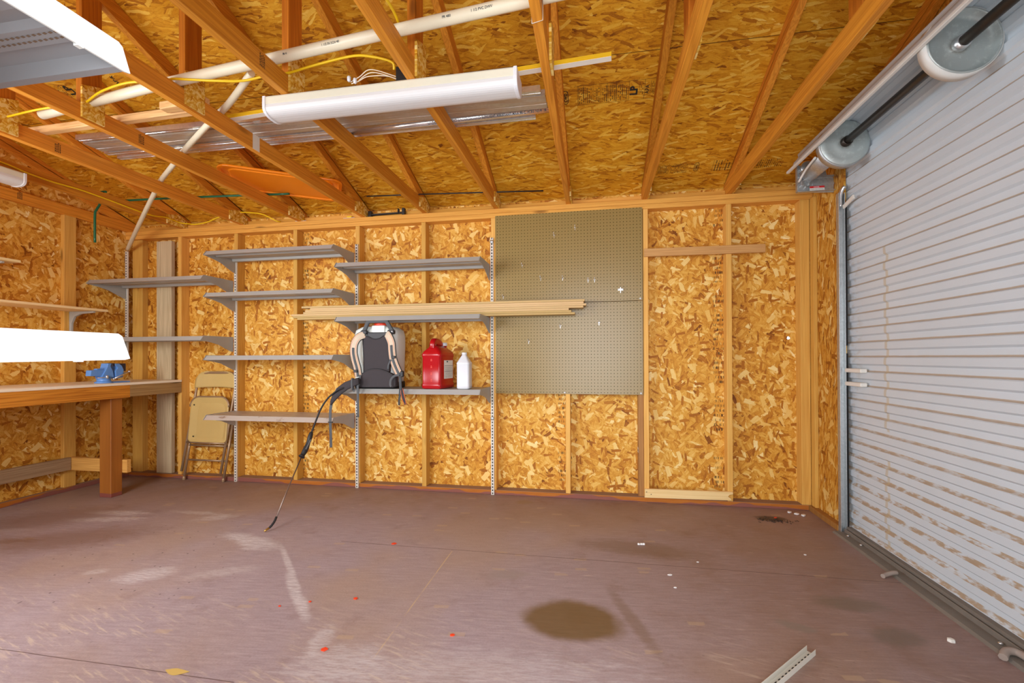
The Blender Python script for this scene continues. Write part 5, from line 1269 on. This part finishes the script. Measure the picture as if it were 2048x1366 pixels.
for i, (x, y) in enumerate(((5.83, -.075), (5.865, -.105), (5.90, -.13))):
    chip('paper_scrap', x, y, .014, 'white_bit', ('crumpled pale scrap in the back right corner, nearest the back wall', 'middle pale scrap in the back right corner', 'pale scrap in the back right corner, nearest the door track')[i], 'scrap', 7, 50+i, .008, 'pale scraps in the corner', 1.2, .5*i)
# little stickers on the stud sides
for x0, y, z, l in ((3.6135, .048, .305, 'small white price sticker on the stud under the right shelf column'), (4.7818, .055, .397, 'small white price sticker on the stud below the pegboards')):
    k = build('sticker', MB().box(x0-.0008, x0-.0002, y-.028, y+.022, z-.020, z+.020), M['label']); tag(k, l, 'sticker', 'stickers on the studs')
    m = MB()
    for i in range(6): m.box(x0-.0011, x0-.0009, y-.020+i*.006, y-.017+i*.006, z-.014, z+.004)
    build('bar_print', m, M['ink'], k)
# ------------------------------------------------------------------ camera, light, colour
cam = bpy.data.cameras.new('camera'); co = bpy.data.objects.new('camera', cam); COL.objects.link(co)
F, YAW, PIT, ROLL, CY = 909.52, .1791, .0054, -.0039, 710.24
cw, sw, cp, sp = math.cos(YAW), math.sin(YAW), math.cos(PIT), math.sin(PIT)
fwd = Vector((-sw*cp, cw*cp, sp)); rgt = Vector((cw, sw, 0)); up = rgt.cross(fwd)
r2 = rgt*math.cos(ROLL)+up*math.sin(ROLL); u2 = up*math.cos(ROLL)-rgt*math.sin(ROLL)
mt = Matrix((r2, u2, -fwd)).transposed().to_4x4(); mt.translation = Vector((4.4443, -3.6818, 1.1312))
co.matrix_world = mt
cam.sensor_fit = 'HORIZONTAL'; cam.sensor_width = 36; cam.lens = F*36/2048
cam.shift_y = (CY-683)/2048; cam.clip_start = .02; cam.clip_end = 100
sc.camera = co
W_ = bpy.data.worlds.new('daylight'); sc.world = W_; W_.use_nodes = True
bg = W_.node_tree.nodes['Background']; bg.inputs[0].default_value = (.78, .89, 1.0, 1); bg.inputs[1].default_value = 1.6
def area(name, loc, aim, sx, sy, power, col, spread=180):
    L = bpy.data.lights.new(name, 'AREA'); L.shape = 'RECTANGLE'; L.size = sx; L.size_y = sy; L.energy = power; L.color = col
    L.spread = math.radians(spread)
    o = bpy.data.objects.new(name, L); COL.objects.link(o); o.location = loc
    o.rotation_euler = (Vector(aim)-Vector(loc)).to_track_quat('-Z', 'Y').to_euler(); return o
area('doorway_daylight', (4.45, -4.35, 1.2), (4.1, 0, 1.1), 1.8, 2.2, 120, (.86, .93, 1.0))
area('added_window_daylight', (1.7, -4.0, 1.6), (2.1, 0, 1.2), 1.7, 1.3, 120, (.92, .96, 1.0))  # fill through the added front window, evens out the back wall
area('side_window_daylight', (-.5, -2.7, 1.6), (3.2, -1.8, 1.0), 1.2, 1.2, 150, (.80, .89, 1.0))
sc.view_settings.view_transform = 'Standard'; sc.view_settings.look = 'None'; sc.view_settings.gamma = 1
sc.view_settings.use_curve_mapping = False; sc.view_settings.exposure = .02
sc.cycles.max_bounces = 10; sc.cycles.diffuse_bounces = 6; sc.cycles.use_denoising = True
sc.cycles.sample_clamp_indirect = 6
